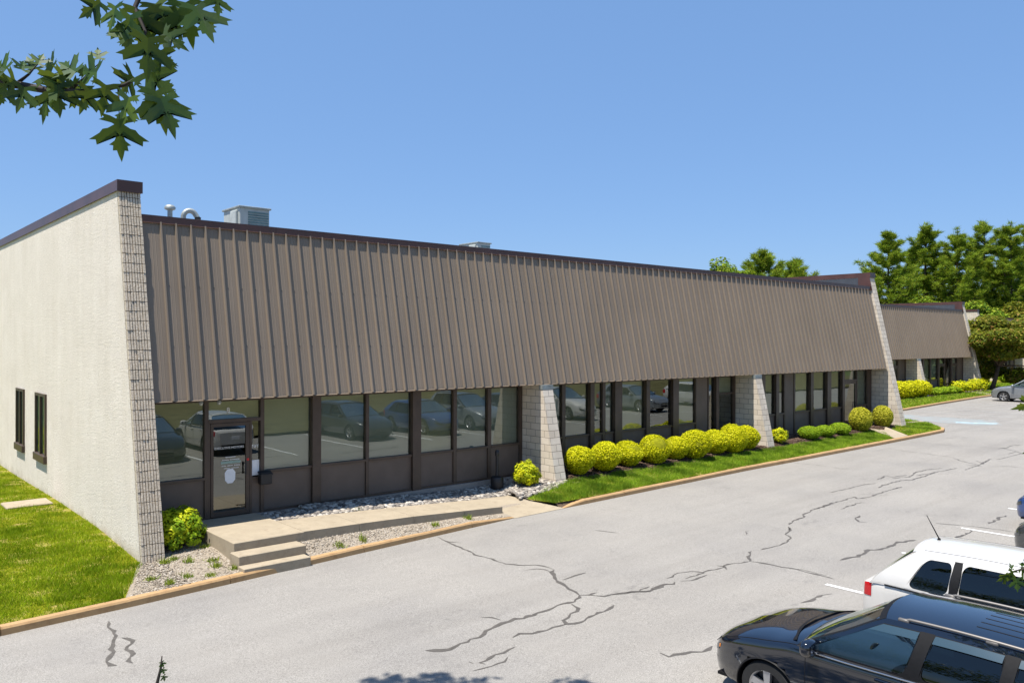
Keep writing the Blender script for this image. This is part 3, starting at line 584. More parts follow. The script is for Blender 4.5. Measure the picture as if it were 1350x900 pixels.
# ------------------------------------------------------------------ buildings
PY0, PS = 16.8186, .2182           # pier front plane: y = PY0 + PS*z
YF = 18.337                        # window plane
def text_mesh(name, body, size, loc, mat, parent, ext=.001):
    cu = bpy.data.curves.new(name, 'FONT'); cu.body = body; cu.size = size; cu.align_x = 'CENTER'; cu.align_y = 'CENTER'; cu.extrude = ext
    tmp = bpy.data.objects.new(name, cu); COL.objects.link(tmp); dg = bpy.context.evaluated_depsgraph_get(); dg.update()
    me = bpy.data.meshes.new_from_object(tmp.evaluated_get(dg)); bpy.data.objects.remove(tmp)
    me.name = name; o = ORG[parent]; me.transform(Matrix.Translation((loc[0]-o[0], loc[1]-o[1], loc[2]-o[2])) @ Matrix.Rotation(math.pi/2, 4, 'X'))
    return link(name, me, parent, [mat])
def window(root, x0, x1, z0, z1, y, blind=1, tilt=True):
    mb = MB(); a = rng.normal(0, .0022) if tilt else 0; b_ = rng.normal(0, .0018) if tilt else 0; dx = (x1-x0)/2; dz = (z1-z0)/2
    mb.add([(x0, y-a*dx-b_*dz, z0), (x1, y+a*dx-b_*dz, z0), (x1, y+a*dx+b_*dz, z1), (x0, y-a*dx+b_*dz, z1)], [(0, 1, 2, 3)])
    w = mb.build('window', MT['glass'], root)
    mb = MB(); mb.box(x0-.02, x1+.02, y+.10+(0 if blind else .9), y+.11+(0 if blind else .9), z0-.05, z1+.05)
    mb.build('blind' if blind else 'interior', MT[rng.choice(['blind', 'blindgrey', 'blinddark', 'blind']) if blind else 'room'], w); return w
def bay_front(root, x0, x1, segs, y, zt=2.70, sill=.97, z0=0):
    """segs: (xa, xb, type[, blind]); everything between is frame"""
    fr = MB(); yf0, yf1 = y-.06, y+.06; zb = z0-.02
    xs = x0
    for sgm in segs:
        xa, xb, ty = sgm[:3]
        if xa > xs+.005: fr.box(xs, xa, yf0-(.05 if xa-xs > .17 else 0), yf1, zb, zt)
        xs = xb
    if xs < x1: fr.box(xs, x1, yf0, yf1, zb, zt)
    for sgm in segs:
        xa, xb, ty = sgm[:3]; bl = sgm[3] if len(sgm) > 3 else 1
        if ty == 'w':
            fr.box(xa, xb, yf0+.004, yf1-.004, zt-.05, zt-.002); fr.box(xa, xb, yf0-.012, yf1-.004, z0+sill-.06, z0+sill); fr.box(xa, xb, yf0+.004, yf1-.004, zb, zb+.06)
            window(root, xa, xb, z0+sill, zt-.05, y+.01, bl)
            mb = MB(); mb.box(xa, xb, y-.015, y+.03, zb+.06, z0+sill-.06); mb.build('spandrel_panel', MT['spandrel'], root)
        elif ty == 'f':
            fr.box(xa, xb, yf0+.004, yf1-.004, zt-.05, zt-.002); fr.box(xa, xb, yf0+.004, yf1-.004, zb, z0+.12)
            window(root, xa, xb, z0+.12, zt-.05, y+.01, bl)
        elif ty == 'p':
            mb = MB(); mb.box(xa, xb, y-.03, y+.03, zb, zt-.002); mb.build('spandrel_panel', MT['spandrel'], root)
        elif ty == 't':   # light transom over a dark pane
            fr.box(xa, xb, yf0+.004, yf1-.004, zt-.05, zt-.002); fr.box(xa, xb, yf0+.004, yf1-.004, 1.98, 2.04); fr.box(xa, xb, yf0+.004, yf1-.004, zb, z0+.12)
            window(root, xa, xb, 2.04, zt-.05, y+.01, 1); window(root, xa, xb, z0+.12, 1.98, y+.01, 0)
        elif ty == 'd':   # plain glazed door with transom
            fr.box(xa, xb, yf0+.004, yf1-.004, zt-.05, zt-.002); fr.box(xa, xb, yf0-.01, yf1-.004, 2.16, 2.24)
            window(root, xa, xb, 2.24, zt-.05, y+.01, 1)
            d = MB(); r = .11
            d.box(xa+.02, xa+r, y-.05, y-.005, z0+.01, 2.15); d.box(xb-r, xb-.02, y-.05, y-.005, z0+.01, 2.15); d.box(xa+r, xb-r, y-.05, y-.005, z0+.01, z0+.22); d.box(xa+r, xb-r, y-.05, y-.005, 2.03, 2.15)
            do = d.build('door', MT['bronze'], root)
            g = MB(); g.add([(xa+r, y-.02, z0+.22), (xb-r, y-.02, z0+.22), (xb-r, y-.02, 2.03), (xa+r, y-.02, 2.03)], [(0, 1, 2, 3)]); g.build('door_glass', MT['glass'], do)
            g = MB(); g.box(xa, xb, y+.8, y+.81, z0, 2.2); g.build('interior', MT['room'], do)
            h = MB(); h.tube([(xb-.16, y-.055, 1.15), (xb-.16, y-.10, 1.13), (xb-.16, y-.10, .85), (xb-.16, y-.055, .83)], .013, 8); h.build('handle', MT['darkmetal'], do)
    return fr.build('window_frame', MT['bronze'], root)
def pier(root, x0, x1, y0, zlow, ztop=2.74, name='pier'):
    mb = MB(); pf = lambda z: y0+PS*z
    mb.prismx([(pf(zlow), zlow), (pf(ztop), ztop), (y0+1.57, ztop), (y0+1.57, zlow)], x0, x1)
    p = mb.build(name, MT['block'], root)
    c = MB(); c.box(x0-.012, x1+.012, pf(ztop-.1)-.012, pf(ztop-.1)+.14, ztop-.13, ztop+.003); c.build('flashing', MT['galv'], p)
    return p
def mansard(root, x0, x1, y0, z0=2.76, z1=6.62, first=.39):
    d = MB(); ysl = lambda z: y0+PS*z+.095     # panel plane
    L = np.array([0, PS, 1.])/math.hypot(PS, 1); nn = np.array([0, -1, PS])/math.hypot(PS, 1)
    prof = []; x = x0; r = x0+first
    prof.append((x0, 0))
    while r < x1-.06:
        c = r-.16
        for dx, h in ((-.045, 0), (-.036, .005), (-.027, 0), (.027, 0), (.036, .005), (.045, 0)): prof.append((c+dx, h)) if c+dx > prof[-1][0] else None
        for dx, h in ((-.030, 0), (-.016, .056), (.013, .056), (.017, 0)): prof.append((r+dx, h))
        r += .3235
    prof.append((x1, 0)); n = len(prof); vs = []
    for z in (z0, z1):
        for px, h in prof: vs.append((px, ysl(z)+nn[1]*h, z+nn[2]*h))
    d.add(vs, [(i, i+1, n+i+1, n+i) for i in range(n-1)])
    # closing edge under the panel
    d.add([(x0, ysl(z0)+.005, z0+.001), (x1, ysl(z0)+.005, z0+.001), (x1, ysl(z0)-.045, z0-.008), (x0, ysl(z0)-.045, z0-.008)], [(0, 1, 2, 3)])
    r = x0+first
    while r < x1-.06:      # screw heads, in two rows
        for z in (z0+.30*(z1-z0), z0+.64*(z1-z0)):
            for px in (r+.10,):
                p = (px, ysl(z), z); s_ = .007
                d.add([(p[0]-s_, p[1]-.008, p[2]-s_), (p[0]+s_, p[1]-.012, p[2]-s_), (p[0]+s_, p[1]-.010, p[2]+s_), (p[0]-s_, p[1]-.010, p[2]+s_), (p[0]-s_, p[1]+.01, p[2]-s_), (p[0]+s_, p[1]+.01, p[2]-s_), (p[0]+s_, p[1]+.01, p[2]+s_), (p[0]-s_, p[1]+.01, p[2]+s_)], [(0, 1, 2, 3), (0, 4, 5, 1), (1, 5, 6, 2), (2, 6, 7, 3), (3, 7, 4, 0)], 1)
        r += .3235
    m_ = d.build('mansard_cladding', [MT['mansard'], MT['screw']], root)
    yt = ysl(z1)
    f = MB(); x = x0
    while x < x1-.1:       # folded metal fascia in lengths
        xe = min(x+3.05, x1); f.box(x, xe-.004, yt-.048, yt+.35, z1-.008, 6.765); x = xe
    f.build('fascia', MT['fascia'], root)
    f = MB(); f.box(x0+.002, x1-.002, yt-.055, yt-.005, z1-.02, z1-.0085); f.build('fascia_trim', MT['fasciatrim'], root)
    s_ = MB(); s_.box(x0, x1, ysl(z0)+.01, y0+1.575, z0-.012, z0+.05); s_.build('soffit', MT['soffit'], root)
def end_wall(root, x0, x1, y0, ydeep, zlow, ribbed=False, inner=None):
    pf = lambda z: y0+PS*z; zt = 7.24; mb = MB(); o = .10 if ribbed else .30
    mb.prismx([(pf(zlow)+o, zlow), (pf(zt)+o, zt), (ydeep, zt), (ydeep, zlow-.4)], x0, x1); mb.build('end_wall', MT['stucco'], root)
    if ribbed:
        rb = MB(); n = 8; w = (x1-x0)/n; z = zlow; L = math.hypot(PS, 1)
        def slab(xa, xb, za, zb, d, mi):
            rb.add([(xa, pf(za)+d, za), (xb, pf(za)+d, za), (xb, pf(zb)+d, zb), (xa, pf(zb)+d, zb), (xa, pf(za)+.12, za), (xb, pf(za)+.12, za), (xb, pf(zb)+.12, zb), (xa, pf(zb)+.12, zb)],
                   [(0, 1, 2, 3), (0, 4, 5, 1), (1, 5, 6, 2), (2, 6, 7, 3), (3, 7, 4, 0)], mi)
        slab(x0+.002, x1-.002, zlow, zt-.002, .045, 1)
        k = 0
        while z < zt-.02:
            ze = min(z+.203, zt)
            for i in range(n): slab(x0+w*i+(.006 if i else 0), x0+w*(i+1)-(.008 if i < n-1 else 0), z+.007, ze-.006, rng.normal(.0, .005), 0)
            z = ze
        rb.build('ribbed_block_facing', [MT['ribblock'], MT['spandrel']], root)
    else:
        b_ = MB(); b_.prismx([(pf(zlow), zlow), (pf(zt-.004), zt-.004), (pf(zt)+1.2, zt-.004), (pf(zt)+1.2, 2.7), (y0+1.57, 2.7), (y0+1.57, zlow)], x0-.006, x1+.006)
        b_.build('block_pier', MT['block'], root)
    c = MB(); ya = pf(zt)-.05
    c.box(x0-.04, x1+.04, ya, ya+.03, zt-.03, 7.455); c.box(x0-.04, x0-.015, ya+.03, ydeep+.05, zt-.02, 7.44); c.box(x1+.015, x1+.04, ya+.03, ydeep+.05, zt-.02, 7.44); c.box(x0-.04, x1+.04, ya+.03, ydeep+.05, 7.441, 7.455)
    c.build('parapet_cap', MT['fascia'], root)
    if inner:    # clad inner face of the parapet above the roof
        xi = inner; c = MB(); c.box(min(xi, xi-.03), xi, pf(7.2)+.55, ydeep, 6.4, 7.2); c.build('parapet_lining', MT['hvaccoil'] if False else MT['lining'], root)
        c = MB(); c.prismx([(pf(6.58)-.01, 6.58), (pf(7.2)-.01, 7.235), (pf(7.2)+.56, 7.235), (pf(7.2)+.56, 6.58)], xi-.045, xi-.008); c.build('parapet_return', MT['fascia'], root)
MT['lining'] = simple('parapet_lining', (.06, .065, .075), .45, .2, 2)
B1 = empty('office_building', (22, 18.3, 0), 'long nearest office building with brown ribbed mansard and stucco end wall', 'building')
end_wall(B1, 4.95, 5.385, PY0, 43, -.62, True)
end_wall(B1, 39.5, 39.985, PY0, 43, -.3, False, 39.49)
pier(B1, 16.38, 16.80, PY0, -.35); pier(B1, 27.75, 28.19, PY0, -.3)
mansard(B1, 5.40, 39.45, PY0)
# side faces of the end piers between facade and front (block)
mb = MB(); mb.box(5.39, 39.48, 18.9, 43, 6.3, 6.5); mb.build('roof', MT['roof'], B1)
mb = MB(); mb.box(5.39, 39.49, 42.7, 42.95, -.7, 6.3); mb.build('rear_wall', MT['stucco'], B1)
mb = MB(); mb.box(5.39, 39.49, 19.6, 42.6, -.15, -.03); mb.box(5.39, 39.49, 24, 24.1, 0, 2.8); mb.box(5.39, 39.49, 18.5, 42.6, 2.9, 3.0); mb.build('interior', MT['room'], B1)
mb = MB(); mb.box(5.386, 6.39, 18.2, 18.42, -.6, -.021); mb.box(7.94, 16.37, 18.2, 18.42, -.6, -.021); mb.box(16.81, 27.74, 18.25, 18.42, -.6, -.021); mb.box(28.2, 39.49, 18.25, 18.42, -.6, -.021); mb.build('base_ledge', MT['curbgrey'], B1)
bay_front(B1, 5.39, 6.83, [(5.46, 6.74, 'w')], YF, sill=.95)
bay_front(B1, 8.06, 16.375, [(8.15, 9.38, 'w'), (9.61, 10.92, 'w'), (11.01, 12.35, 'w'), (12.62, 13.76, 'w'), (13.88, 15.02, 'w'), (15.15, 16.26, 'w')], YF)
bay_front(B1, 16.805, 27.745, [(16.85, 18.08, 'w'), (18.23, 19.34, 'w'), (19.53, 19.98, 'w'), (20.12, 20.55, 'w'), (20.91, 22.2, 'w'), (22.39, 23.71, 'w', 0), (24.04, 25.13, 'w'), (25.2, 25.92, 'p'), (25.97, 26.38, 'f', 0), (26.56, 27.61, 't')], YF, sill=1.0)
bay_front(B1, 28.195, 39.49, [(28.28, 29.6, 'w'), (29.84, 30.68, 'w'), (30.91, 31.4, 'w'), (31.5, 32.2, 'p'), (32.3, 33.54, 'w'), (33.78, 35.03, 'w'), (35.38, 36.46, 'w'), (36.68, 37.94, 'd'), (38.02, 39.05, 'w')], YF, sill=1.0)
# the lettered entrance
fr = MB(); y = YF
fr.box(7.80, 7.85, y-.056, y+.056, -.02, 2.16); fr.box(6.83, 8.06, y-.07, y+.058, 2.16, 2.24); fr.box(6.83, 8.06, y-.056, y+.056, 2.65, 2.698); fr.box(7.85, 8.06, y-.062, y+.056, .78, .84); fr.box(6.83, 6.87, y-.05, y+.056, -.02, 2.16)
fr.build('door_frame', MT['bronze'], B1)
w = window(B1, 6.83, 8.06, 2.24, 2.65, y+.012, 1, False); text_mesh('unit_number', '8', .155, (7.30, y-.004, 2.44), MT['white'], w)
w = window(B1, 7.85, 8.06, .84, 2.16, y+.012, 0, False)
text_mesh('lettering', 'UNIT 8', .105, (7.953, y-.004, 1.55), MT['white'], w)
p = MB(); p.box(7.86, 8.05, y-.003, y+.006, .87, 1.23); p.build('notice', MT['paper'], w)
mb = MB(); mb.box(7.85, 8.06, y-.02, y+.03, -.02, .78); mb.build('spandrel_panel', MT['spandrel'], B1)
d = MB(); d.bbox(6.88, 6.945, y-.055, y-.008, .01, 2.15, .004); d.bbox(7.70, 7.795, y-.055, y-.008, .01, 2.15, .004); d.box(6.945, 7.70, y-.054, y-.009, .01, .13); d.box(6.945, 7.70, y-.054, y-.009, 2.07, 2.149)
door = d.build('door', MT['bronze'], B1)
g = MB(); g.add([(6.945, y-.03, .13), (7.70, y-.03, .13), (7.70, y-.03, 2.07), (6.945, y-.03, 2.07)], [(0, 1, 2, 3)]); dg_ = g.build('door_glass', MT['glass'], door)
g = MB(); g.box(6.85, 7.83, y+.85, y+.86, 0, 2.15); g.build('interior', MT['room'], door)
def dtext(s_, size, x, z): text_mesh('lettering', s_, size, (x, y-.036, z), MT['white'], door)
dtext('EXECUTIVE MOTORS', .073, 7.315, 1.575)
g = MB(); g.box(7.12, 7.58, y-.036, y-.033, 1.21, 1.27); g.build('teal_band', MT['teal'], door)
for zq, hq, xs_ in ((1.36, .022, ((7.23, 7.45),)), (1.30, .02, ((7.15, 7.30), (7.33, 7.54))), (1.165, .02, ((7.14, 7.24), (7.27, 7.40), (7.43, 7.57))), (1.105, .018, ((7.19, 7.34), (7.37, 7.53)))):
    g = MB()     # lines of print too small to read in the photograph
    for xa_, xb_ in xs_:
        x_ = xa_
        while x_ < xb_: w_ = .008+.010*rng.random(); g.box(x_, x_+w_, y-.036, y-.033, zq-hq*.5, zq+hq*(.2+.3*rng.random())); x_ += w_+.007
    g.build('small_print', MT['white'], door)
g = MB(); cxx, czz = 7.335, .92; pts = [(cxx+.125*a, czz+.165*b_) for a, b_ in ((-.45, -1), (.45, -1), (.95, -.55), (1, .5), (.5, 1), (-.5, 1), (-1, .5), (-.95, -.55))]
g.add([(px, y-.034, pz) for px, pz in pts], [tuple(range(8))]); g.build('sticker', MT['paper'], door)
h = MB(); h.bbox(7.655, 7.69, y-.12, y-.095, .93, 1.22, .006); h.box(7.665, 7.68, y-.1, y-.05, .95, .97); h.box(7.665, 7.68, y-.1, y-.05, 1.18, 1.20); h.build('handle', MT['darkmetal'], door)
h = MB(); h.lathe([(.0, -.064), (.03, -.064), (.032, -.055)], (7.75, y, 1.27), 14, 'y'); h.build('lock_sticker', MT['red'], door)
# small floodlight pairs under the eave
for xq in (6.45, 6.85): h = MB(); h.lathe([(.03, 0), (.05, .05), (.035, .09)], (xq, 17.72, 2.63), 12, 'z'); h.build('eave_light', MT['galv'], B1)
# slot windows in the end wall
for ya, yb in ((28.2, 29.4), (25.2, 26.55)):
    fr = MB(); x = 4.95
    for (a, b_, c, e) in ((ya, ya+.10, .84, 2.54), (yb-.10, yb, .84, 2.54), (ya+.10, yb-.10, 2.46, 2.54), ((ya+yb)/2-.05, (ya+yb)/2+.05, .84, 2.46)): fr.box(x-.05, x+.03, a, b_, c, e)
    w = fr.build('window_frame', MT['bronze'], B1)
    g = MB(); g.add([(x-.012, yb-.10, .84), (x-.012, ya+.10, .84), (x-.012, ya+.10, 2.46), (x-.012, yb-.10, 2.46)], [(0, 1, 2, 3)]); g.build('window', MT['glass'], w)
    g = MB(); g.box(x-.006, x-.003, ya+.10, yb-.10, .84, 2.46); g.build('blind', MT['hvaccoil'], w)
    s_ = MB(); s_.bbox(x-.09, x+.02, ya-.03, yb+.03, .62, .838, .01); s_.build('sill', MT['bronze'], w)

def small_building(x0, nb, dy, label, bays, bay=11.3, depth=22):
    y0 = PY0+dy; xe = x0+nb*bay; r = empty('office_building', (x0+nb*bay/2, y0+1.5, 0), label, 'building', 'office buildings in a row'); w = .48
    end_wall(r, x0-w, x0, y0, y0+depth, -.5); end_wall(r, xe-w, xe, y0, y0+depth, -.5, False, xe-w-.01)
    mansard(r, x0+.01, xe-w-.02, y0)
    mb = MB(); mb.box(x0+.005, xe-w-.005, y0+2.1, y0+depth, 6.3, 6.5); mb.build('roof', MT['roof'], r)
    mb = MB(); mb.box(x0, xe-w, y0+depth-.4, y0+depth-.1, -.5, 6.3); mb.build('rear_wall', MT['stucco'], r)
    mb = MB(); mb.box(x0+.01, xe-w-.01, y0+5, y0+5.1, -.1, 2.8); mb.build('interior', MT['room'], r)
    mb = MB(); mb.box(x0+.002, xe-w-.012, y0+1.45, y0+1.6, -.5, -.021); mb.build('base_ledge', MT['curbgrey'], r)
    for k in range(nb):
        xa = x0+k*bay+.005; xb = x0+(k+1)*bay-w-.005
        if k < nb-1: pier(r, xb+.005, xb+w, y0, -.3)
        segs = [(xa+a*(xb-xa), xa+b_*(xb-xa), t_, bl) for a, b_, t_, bl in bays]
        bay_front(r, xa, xb, segs, y0+1.518, sill=1.0)
    return r
BY = [(.01, .11, 'w', 1), (.125, .225, 'w', 1), (.25, .37, 'w', 1), (.385, .505, 'w', 1), (.53, .63, 'd', 1), (.645, .75, 'f', 0), (.77, .87, 'd', 0), (.885, .985, 'p', 0)]
b2 = small_building(52.1, 2, 8.2, 'second office building beyond the long one, with short brown mansard and two block piers', BY)
b3 = small_building(93.6, 2, 13.5, 'farthest office building, mostly hidden by the trees behind the silver SUV', BY)
for b_ in (b2, b3): del b_['group']
# ground in front of buildings two and three
def z3(x, y): return zr(x)+.115+min(max((y-22.8)/1.5, 0), 1)*.05
mb = MB(); mb.grid(lambda x, k: (x, yin(x, CURB3)-.03+k*(26.4-yin(x, CURB3)), z3(x, yin(x, CURB3)-.03+k*(26.4-yin(x, CURB3)))), np.linspace(46.3, 92, 40), np.linspace(0, 1, 8)); struct(mb.build('lawn_strip', MT['lawn']))
mb = MB(); mb.grid(lambda x, y: (x, y, z3(x, y)+.012), np.linspace(52.1, 74.7, 20), [24.75, 25.5, 26.4]); struct(mb.build('mulch_bed', MT['mulch']))
mb = MB(); mb.grid(lambda x, y: (x, y, -.06), np.linspace(74.8, 130, 10), np.linspace(22.9, 46, 5)); struct(mb.build('lawn', MT['lawn']))
P = scatter([(46.5, 22.7), (51, 21.75), (58, 22.3), (66, 22.85), (80, 23.2), (90, 25), (88, 30), (76, 27), (74.8, 24.7), (52, 24.7), (46.5, 24)], 60000)
blades('grass', P, lambda Q: np.array([z3(x, y) if y < 26.4 else -.06 for x, y in Q]), .11, .045, MT['grassgreen'], 'distant green lawn in front of the second office building')
mb = MB(); ps = [(69.5, 22.95), (71.0, 22.97), (72.2, 25.2), (70.8, 25.2)]; mb.add([(x, y, z3(x, y)+.03) for x, y in ps]+[(x, y, z3(x, y)-.2) for x, y in ps], [(0, 1, 2, 3), (0, 4, 5, 1), (1, 5, 6, 2), (2, 6, 7, 3), (3, 7, 4, 0)]); struct(mb.build('path', MT['walk']))
mb = MB(); ps = [(71.6, 24.1), (74.6, 24.1), (74.6, 24.75), (71.8, 24.75)]; mb.add([(x, y, z3(x, y)+.034) for x, y in ps]+[(x, y, z3(x, y)-.2) for x, y in ps], [(0, 1, 2, 3), (0, 4, 5, 1), (1, 5, 6, 2), (2, 6, 7, 3), (3, 7, 4, 0)]); struct(mb.build('path', MT['walk']))

# ------------------------------------------------------------------ roof things
e = empty('vent_pipe', (6.86, 21, 6.5), 'straight roof vent pipe with flat round cap', 'vent')
mb = MB(); mb.lathe([(.06, 0), (.06, .88)], (6.86, 21, 6.5), 18); mb.build('pipe', MT['galv'], e, True, 40)
mb = MB(); mb.lathe([(.07, .82), (.13, .85), (.135, .90), (.09, .95), (.02, .965)], (6.86, 21, 6.5), 20); mb.build('cap', MT['galv'], e, True, 50)
e = empty('gooseneck_vent', (7.2, 21, 6.5), 'curved gooseneck vent pipe on the roof beside the straight pipe', 'vent')
pts = [(7.19, 21, 6.5), (7.19, 21, 7.2)]+[(7.19+.15-.15*math.cos(a), 21-.02*a, 7.2+.16*math.sin(a)) for a in np.linspace(.3, 2.5, 8)]+[(7.52, 20.93, 7.20)]
mb = MB(); mb.tube(pts, .066, 14); mb.build('pipe', MT['galv'], e, True, 50)
mb = MB(); mb.lathe([(.075, -.05), (.08, .0), (.05, .02)], (7.53, 20.93, 7.2), 14); mb.build('hood', MT['darkmetal'], e, True, 40)
def hvac(loc, w, dep, h, label):
    e = empty('air_conditioner', loc, label, 'air conditioner', ); x, y, z = loc
    mb = MB(); mb.bbox(x, x+w, y, y+dep, z, z+h, .02); mb.build('cabinet', MT['hvac'], e)
    mb = MB()
    for k in range(11): mb.box(x+w*.28, x+w-.03, y-.012, y+.002, z+.06+k*(h-.14)/11, z+.06+k*(h-.14)/11+(h-.14)/18)
    mb.build('coil_grille', MT['hvaccoil'], e)
    mb = MB(); mb.bbox(x-.04, x+w+.04, y-.04, y+dep+.04, z+h-.02, z+h+.03, .01); mb.build('lid', MT['galv'], e)
    mb = MB(); mb.bbox(x-.07, x+.02, y+.1, y+dep*.45, z+.1, z+h-.08, .02); mb.build('control_box', MT['hvac'], e)
    mb = MB(); mb.box(x+.05, x+w-.05, y+.05, y+dep-.05, z-.3, z); mb.build('curb_base', MT['galv'], e)
hvac((8.66, 21, 6.75), .84, 1.1, .87, 'pale green rooftop air conditioner near the left end of the roof')
hvac((20.8, 26, 7.0), .68, 1.2, 1.10, 'distant rooftop air conditioner just showing above the middle of the fascia')
e = empty('roof_vent', (30.9, 22, 6.5), 'small white roof vent showing above the fascia near the far trees', 'vent')
mb = MB(); mb.lathe([(.08, 0), (.08, .62)], (30.9, 22, 6.5), 12); mb.build('pipe', MT['white'], e, True, 40)
mb = MB(); mb.lathe([(.10, .55), (.17, .60), (.13, .72), (.02, .76)], (30.9, 22, 6.5), 14); mb.build('cap', MT['white'], e, True, 50)
# ------------------------------------------------------------------ small things at the front
e = empty('mailbox', (8.1, 18.2, .75), 'black wall mailbox fixed beside the glass door', 'mailbox')
mb = MB(); mb.bbox(7.99, 8.27, 18.10, 18.262, .66, .93, .012); mb.build('body', MT['darkmetal'], e)
mb = MB(); mb.add([(7.98, 18.265, .97), (8.28, 18.265, .97), (8.28, 18.08, .90), (7.98, 18.08, .90), (7.98, 18.265, .935), (8.28, 18.265, .935), (8.28, 18.08, .87), (7.98, 18.08, .87)], [(0, 3, 2, 1), (3, 7, 6, 2), (0, 4, 7, 3), (1, 2, 6, 5), (4, 5, 6, 7)]); mb.build('lid', MT['darkmetal'], e)
P = onZ(642, 640, -.18); x, y = float(P[0]), min(float(P[1]), 17.75)
e = empty('ash_receptacle', (x, y, -.2), 'black bucket ash receptacle with tall neck standing on the river rocks', 'ash bin')
mb = MB(); mb.lathe([(.17, 0), (.185, .03), (.19, .32), (.175, .36), (.06, .40)], (x, y, -.22), 22); mb.build('bucket', MT['darkmetal'], e, True, 40)
mb = MB(); mb.lathe([(.055, 0), (.045, .08), (.042, .60)], (x, y, .16), 14); mb.build('neck', MT['darkmetal'], e, True, 40)
mb = MB(); mb.lathe([(.05, 0), (.065, .03), (.07, .12), (.05, .17), (.01, .18)], (x, y, .74), 14); mb.build('head', MT['darkmetal'], e, True, 40)

# ------------------------------------------------------------------ shrubs
def sphere_dirs(n):
    i = np.arange(n)+.5; ph = np.arccos(1-2*i/n); th = np.pi*(1+5**.5)*i
    return np.column_stack([np.cos(th)*np.sin(ph), np.sin(th)*np.sin(ph), np.cos(ph)])
def lumps(D, seed, amp, k=9):
    r_ = np.random.default_rng(seed); c = unit(r_.normal(0, 1, (k, 3))); a = r_.uniform(-amp, amp, k)
    return 1+(np.exp(-((1-D@c.T)/.18))*a).sum(1)
def globe_shrub(label, loc, rx, rz, n, size, mat, seed, amp=.14, group=None, droop=.0, name='globe_shrub', depthvar=.10, tilt=.55):
    """clipped shrub: dense leaf faces over a lumpy body"""
    e = empty(name, loc, label, 'shrub', group); x, y, z = loc
    D = sphere_dirs(n); D = D+rng.normal(0, .03, D.shape); D = unit(D); L = lumps(D, seed, amp)
    rr = L*(1.03-depthvar*rng.random(n)**1.2+.07*(rng.random(n) > .9)*rng.random(n)); sq = 1-.10*np.clip(-D[:, 2], 0, 1)
    C = np.column_stack([D[:, 0]*rx*rr*sq, D[:, 1]*rx*rr*sq, np.maximum(D[:, 2]*rz*rr+rz*.94, .03)])+np.array([x, y, z])
    V, Fc = leafquads(C, D+np.array([0, 0, .25]), size, .55, tilt); npmesh('foliage', V, Fc, mat, e)
    mb = MB(); D2 = sphere_dirs(90); us = np.linspace(0, 2*np.pi, 17); vs_ = np.linspace(.05, np.pi-.3, 9)
    mb.grid(lambda u, v: (x+.86*rx*math.cos(u)*math.sin(v), y+.86*rx*math.sin(u)*math.sin(v), z+rz*.94+.86*rz*math.cos(v)), us, vs_, 0, True); mb.build('core', MT['core'], e, True)
    mb = MB(); mb.tube([(x, y, z-.05), (x, y, z+rz*.3)], .03, 6); mb.build('stem', MT['bark'], e)
    return e
ORD = ['first', 'second', 'third', 'fourth', 'fifth', 'sixth', 'seventh', 'eighth', 'ninth']
fit = [(18.494, 17.883, .318, .48), (19.472, 17.614, .336, .50), (21.213, 18.165, .315, .48), (22.22, 17.897, .361, .53), (23.543, 18.043, .288, .45), (23.905, 17.408, .362, .53), (25.587, 17.799, .32, .48), (26.298, 17.391, .322, .49), (27.62, 17.75, .314, .48)]
row = [(x*k, y*k, r*k) for x, y, z, r, k in [(x, y, z, r, yt/y) for (x, y, z, r), yt in zip(fit, (17.05, 16.98, 17.16, 17.06, 17.2, 16.95, 17.16, 16.95, 17.12))]]
for i, (x, y, r) in enumerate(row):
    z = zy(x, y); globe_shrub(['first yellow globe shrub right of the second pier, nearest in its row', 'second yellow globe shrub counting from the second pier', 'third yellow globe shrub counting from the second pier, set back by the glass', 'fourth yellow globe shrub counting from the second pier, a large one', 'fifth yellow globe shrub from the second pier, smaller and tucked behind its neighbours', 'sixth yellow globe shrub from the second pier, large and near the grass', 'seventh yellow globe shrub in the row, third from the third pier', 'eighth yellow globe shrub in the row, next to last before the third pier', 'last yellow globe shrub in the row, tucked against the third pier'][i],
                (x, y, z), r*1.05, r*(.9+.1*rng.random()), 7600, .030, MT['gold'], 40+i, .24, 'yellow globe shrubs in a row under the windows', depthvar=.13)
def leafy_shrub(label, loc, rx, rz, n, size, mats, seed, group=None):
    e = empty('leafy_shrub', loc, label, 'shrub', group); x, y, z = loc
    r_ = np.random.default_rng(seed); K = 26; cs = sphere_dirs(K*2); cs = cs[cs[:, 2] > -.55][:K+12]; Vs = []; 
    for mi, mat in enumerate(mats):
        Cs = []; Ns = []
        for j, c in enumerate(cs):
            if j % len(mats) != mi: continue
            cc = c*np.array([rx, rx, rz])*r_.uniform(.55, .9)+np.array([x, y, z+rz*.85]); m_ = n//len(cs)
            d = unit(r_.normal(0, 1, (m_, 3))); Cs.append(cc+d*rx*.34*(.6+.4*r_.random((m_, 1)))); Ns.append(d+c*.8+np.array([0, 0, .4]))
        C = np.vstack(Cs); C[:, 2] = np.maximum(C[:, 2], z+.02); V, Fc = leafquads(C, np.vstack(Ns), size, .6, .35); npmesh('foliage', V, Fc, mat, e)
    mb = MB(); mb.grid(lambda u, v: (x+.62*rx*math.cos(u)*math.sin(v), y+.62*rx*math.sin(u)*math.sin(v), z+rz*.8+.66*rz*math.cos(v)), np.linspace(0, 2*np.pi, 13), np.linspace(.05, np.pi-.3, 8), 0, True); mb.build('core', MT['core'], e, True)
    return e
leafy_shrub('leafy yellow green shrub between the ribbed end pier and the door steps', (5.86, 17.42, -.32), .52, .46, 6500, .038, [MT['goldgreen'], MT['green'], MT['goldgreen']], 3)
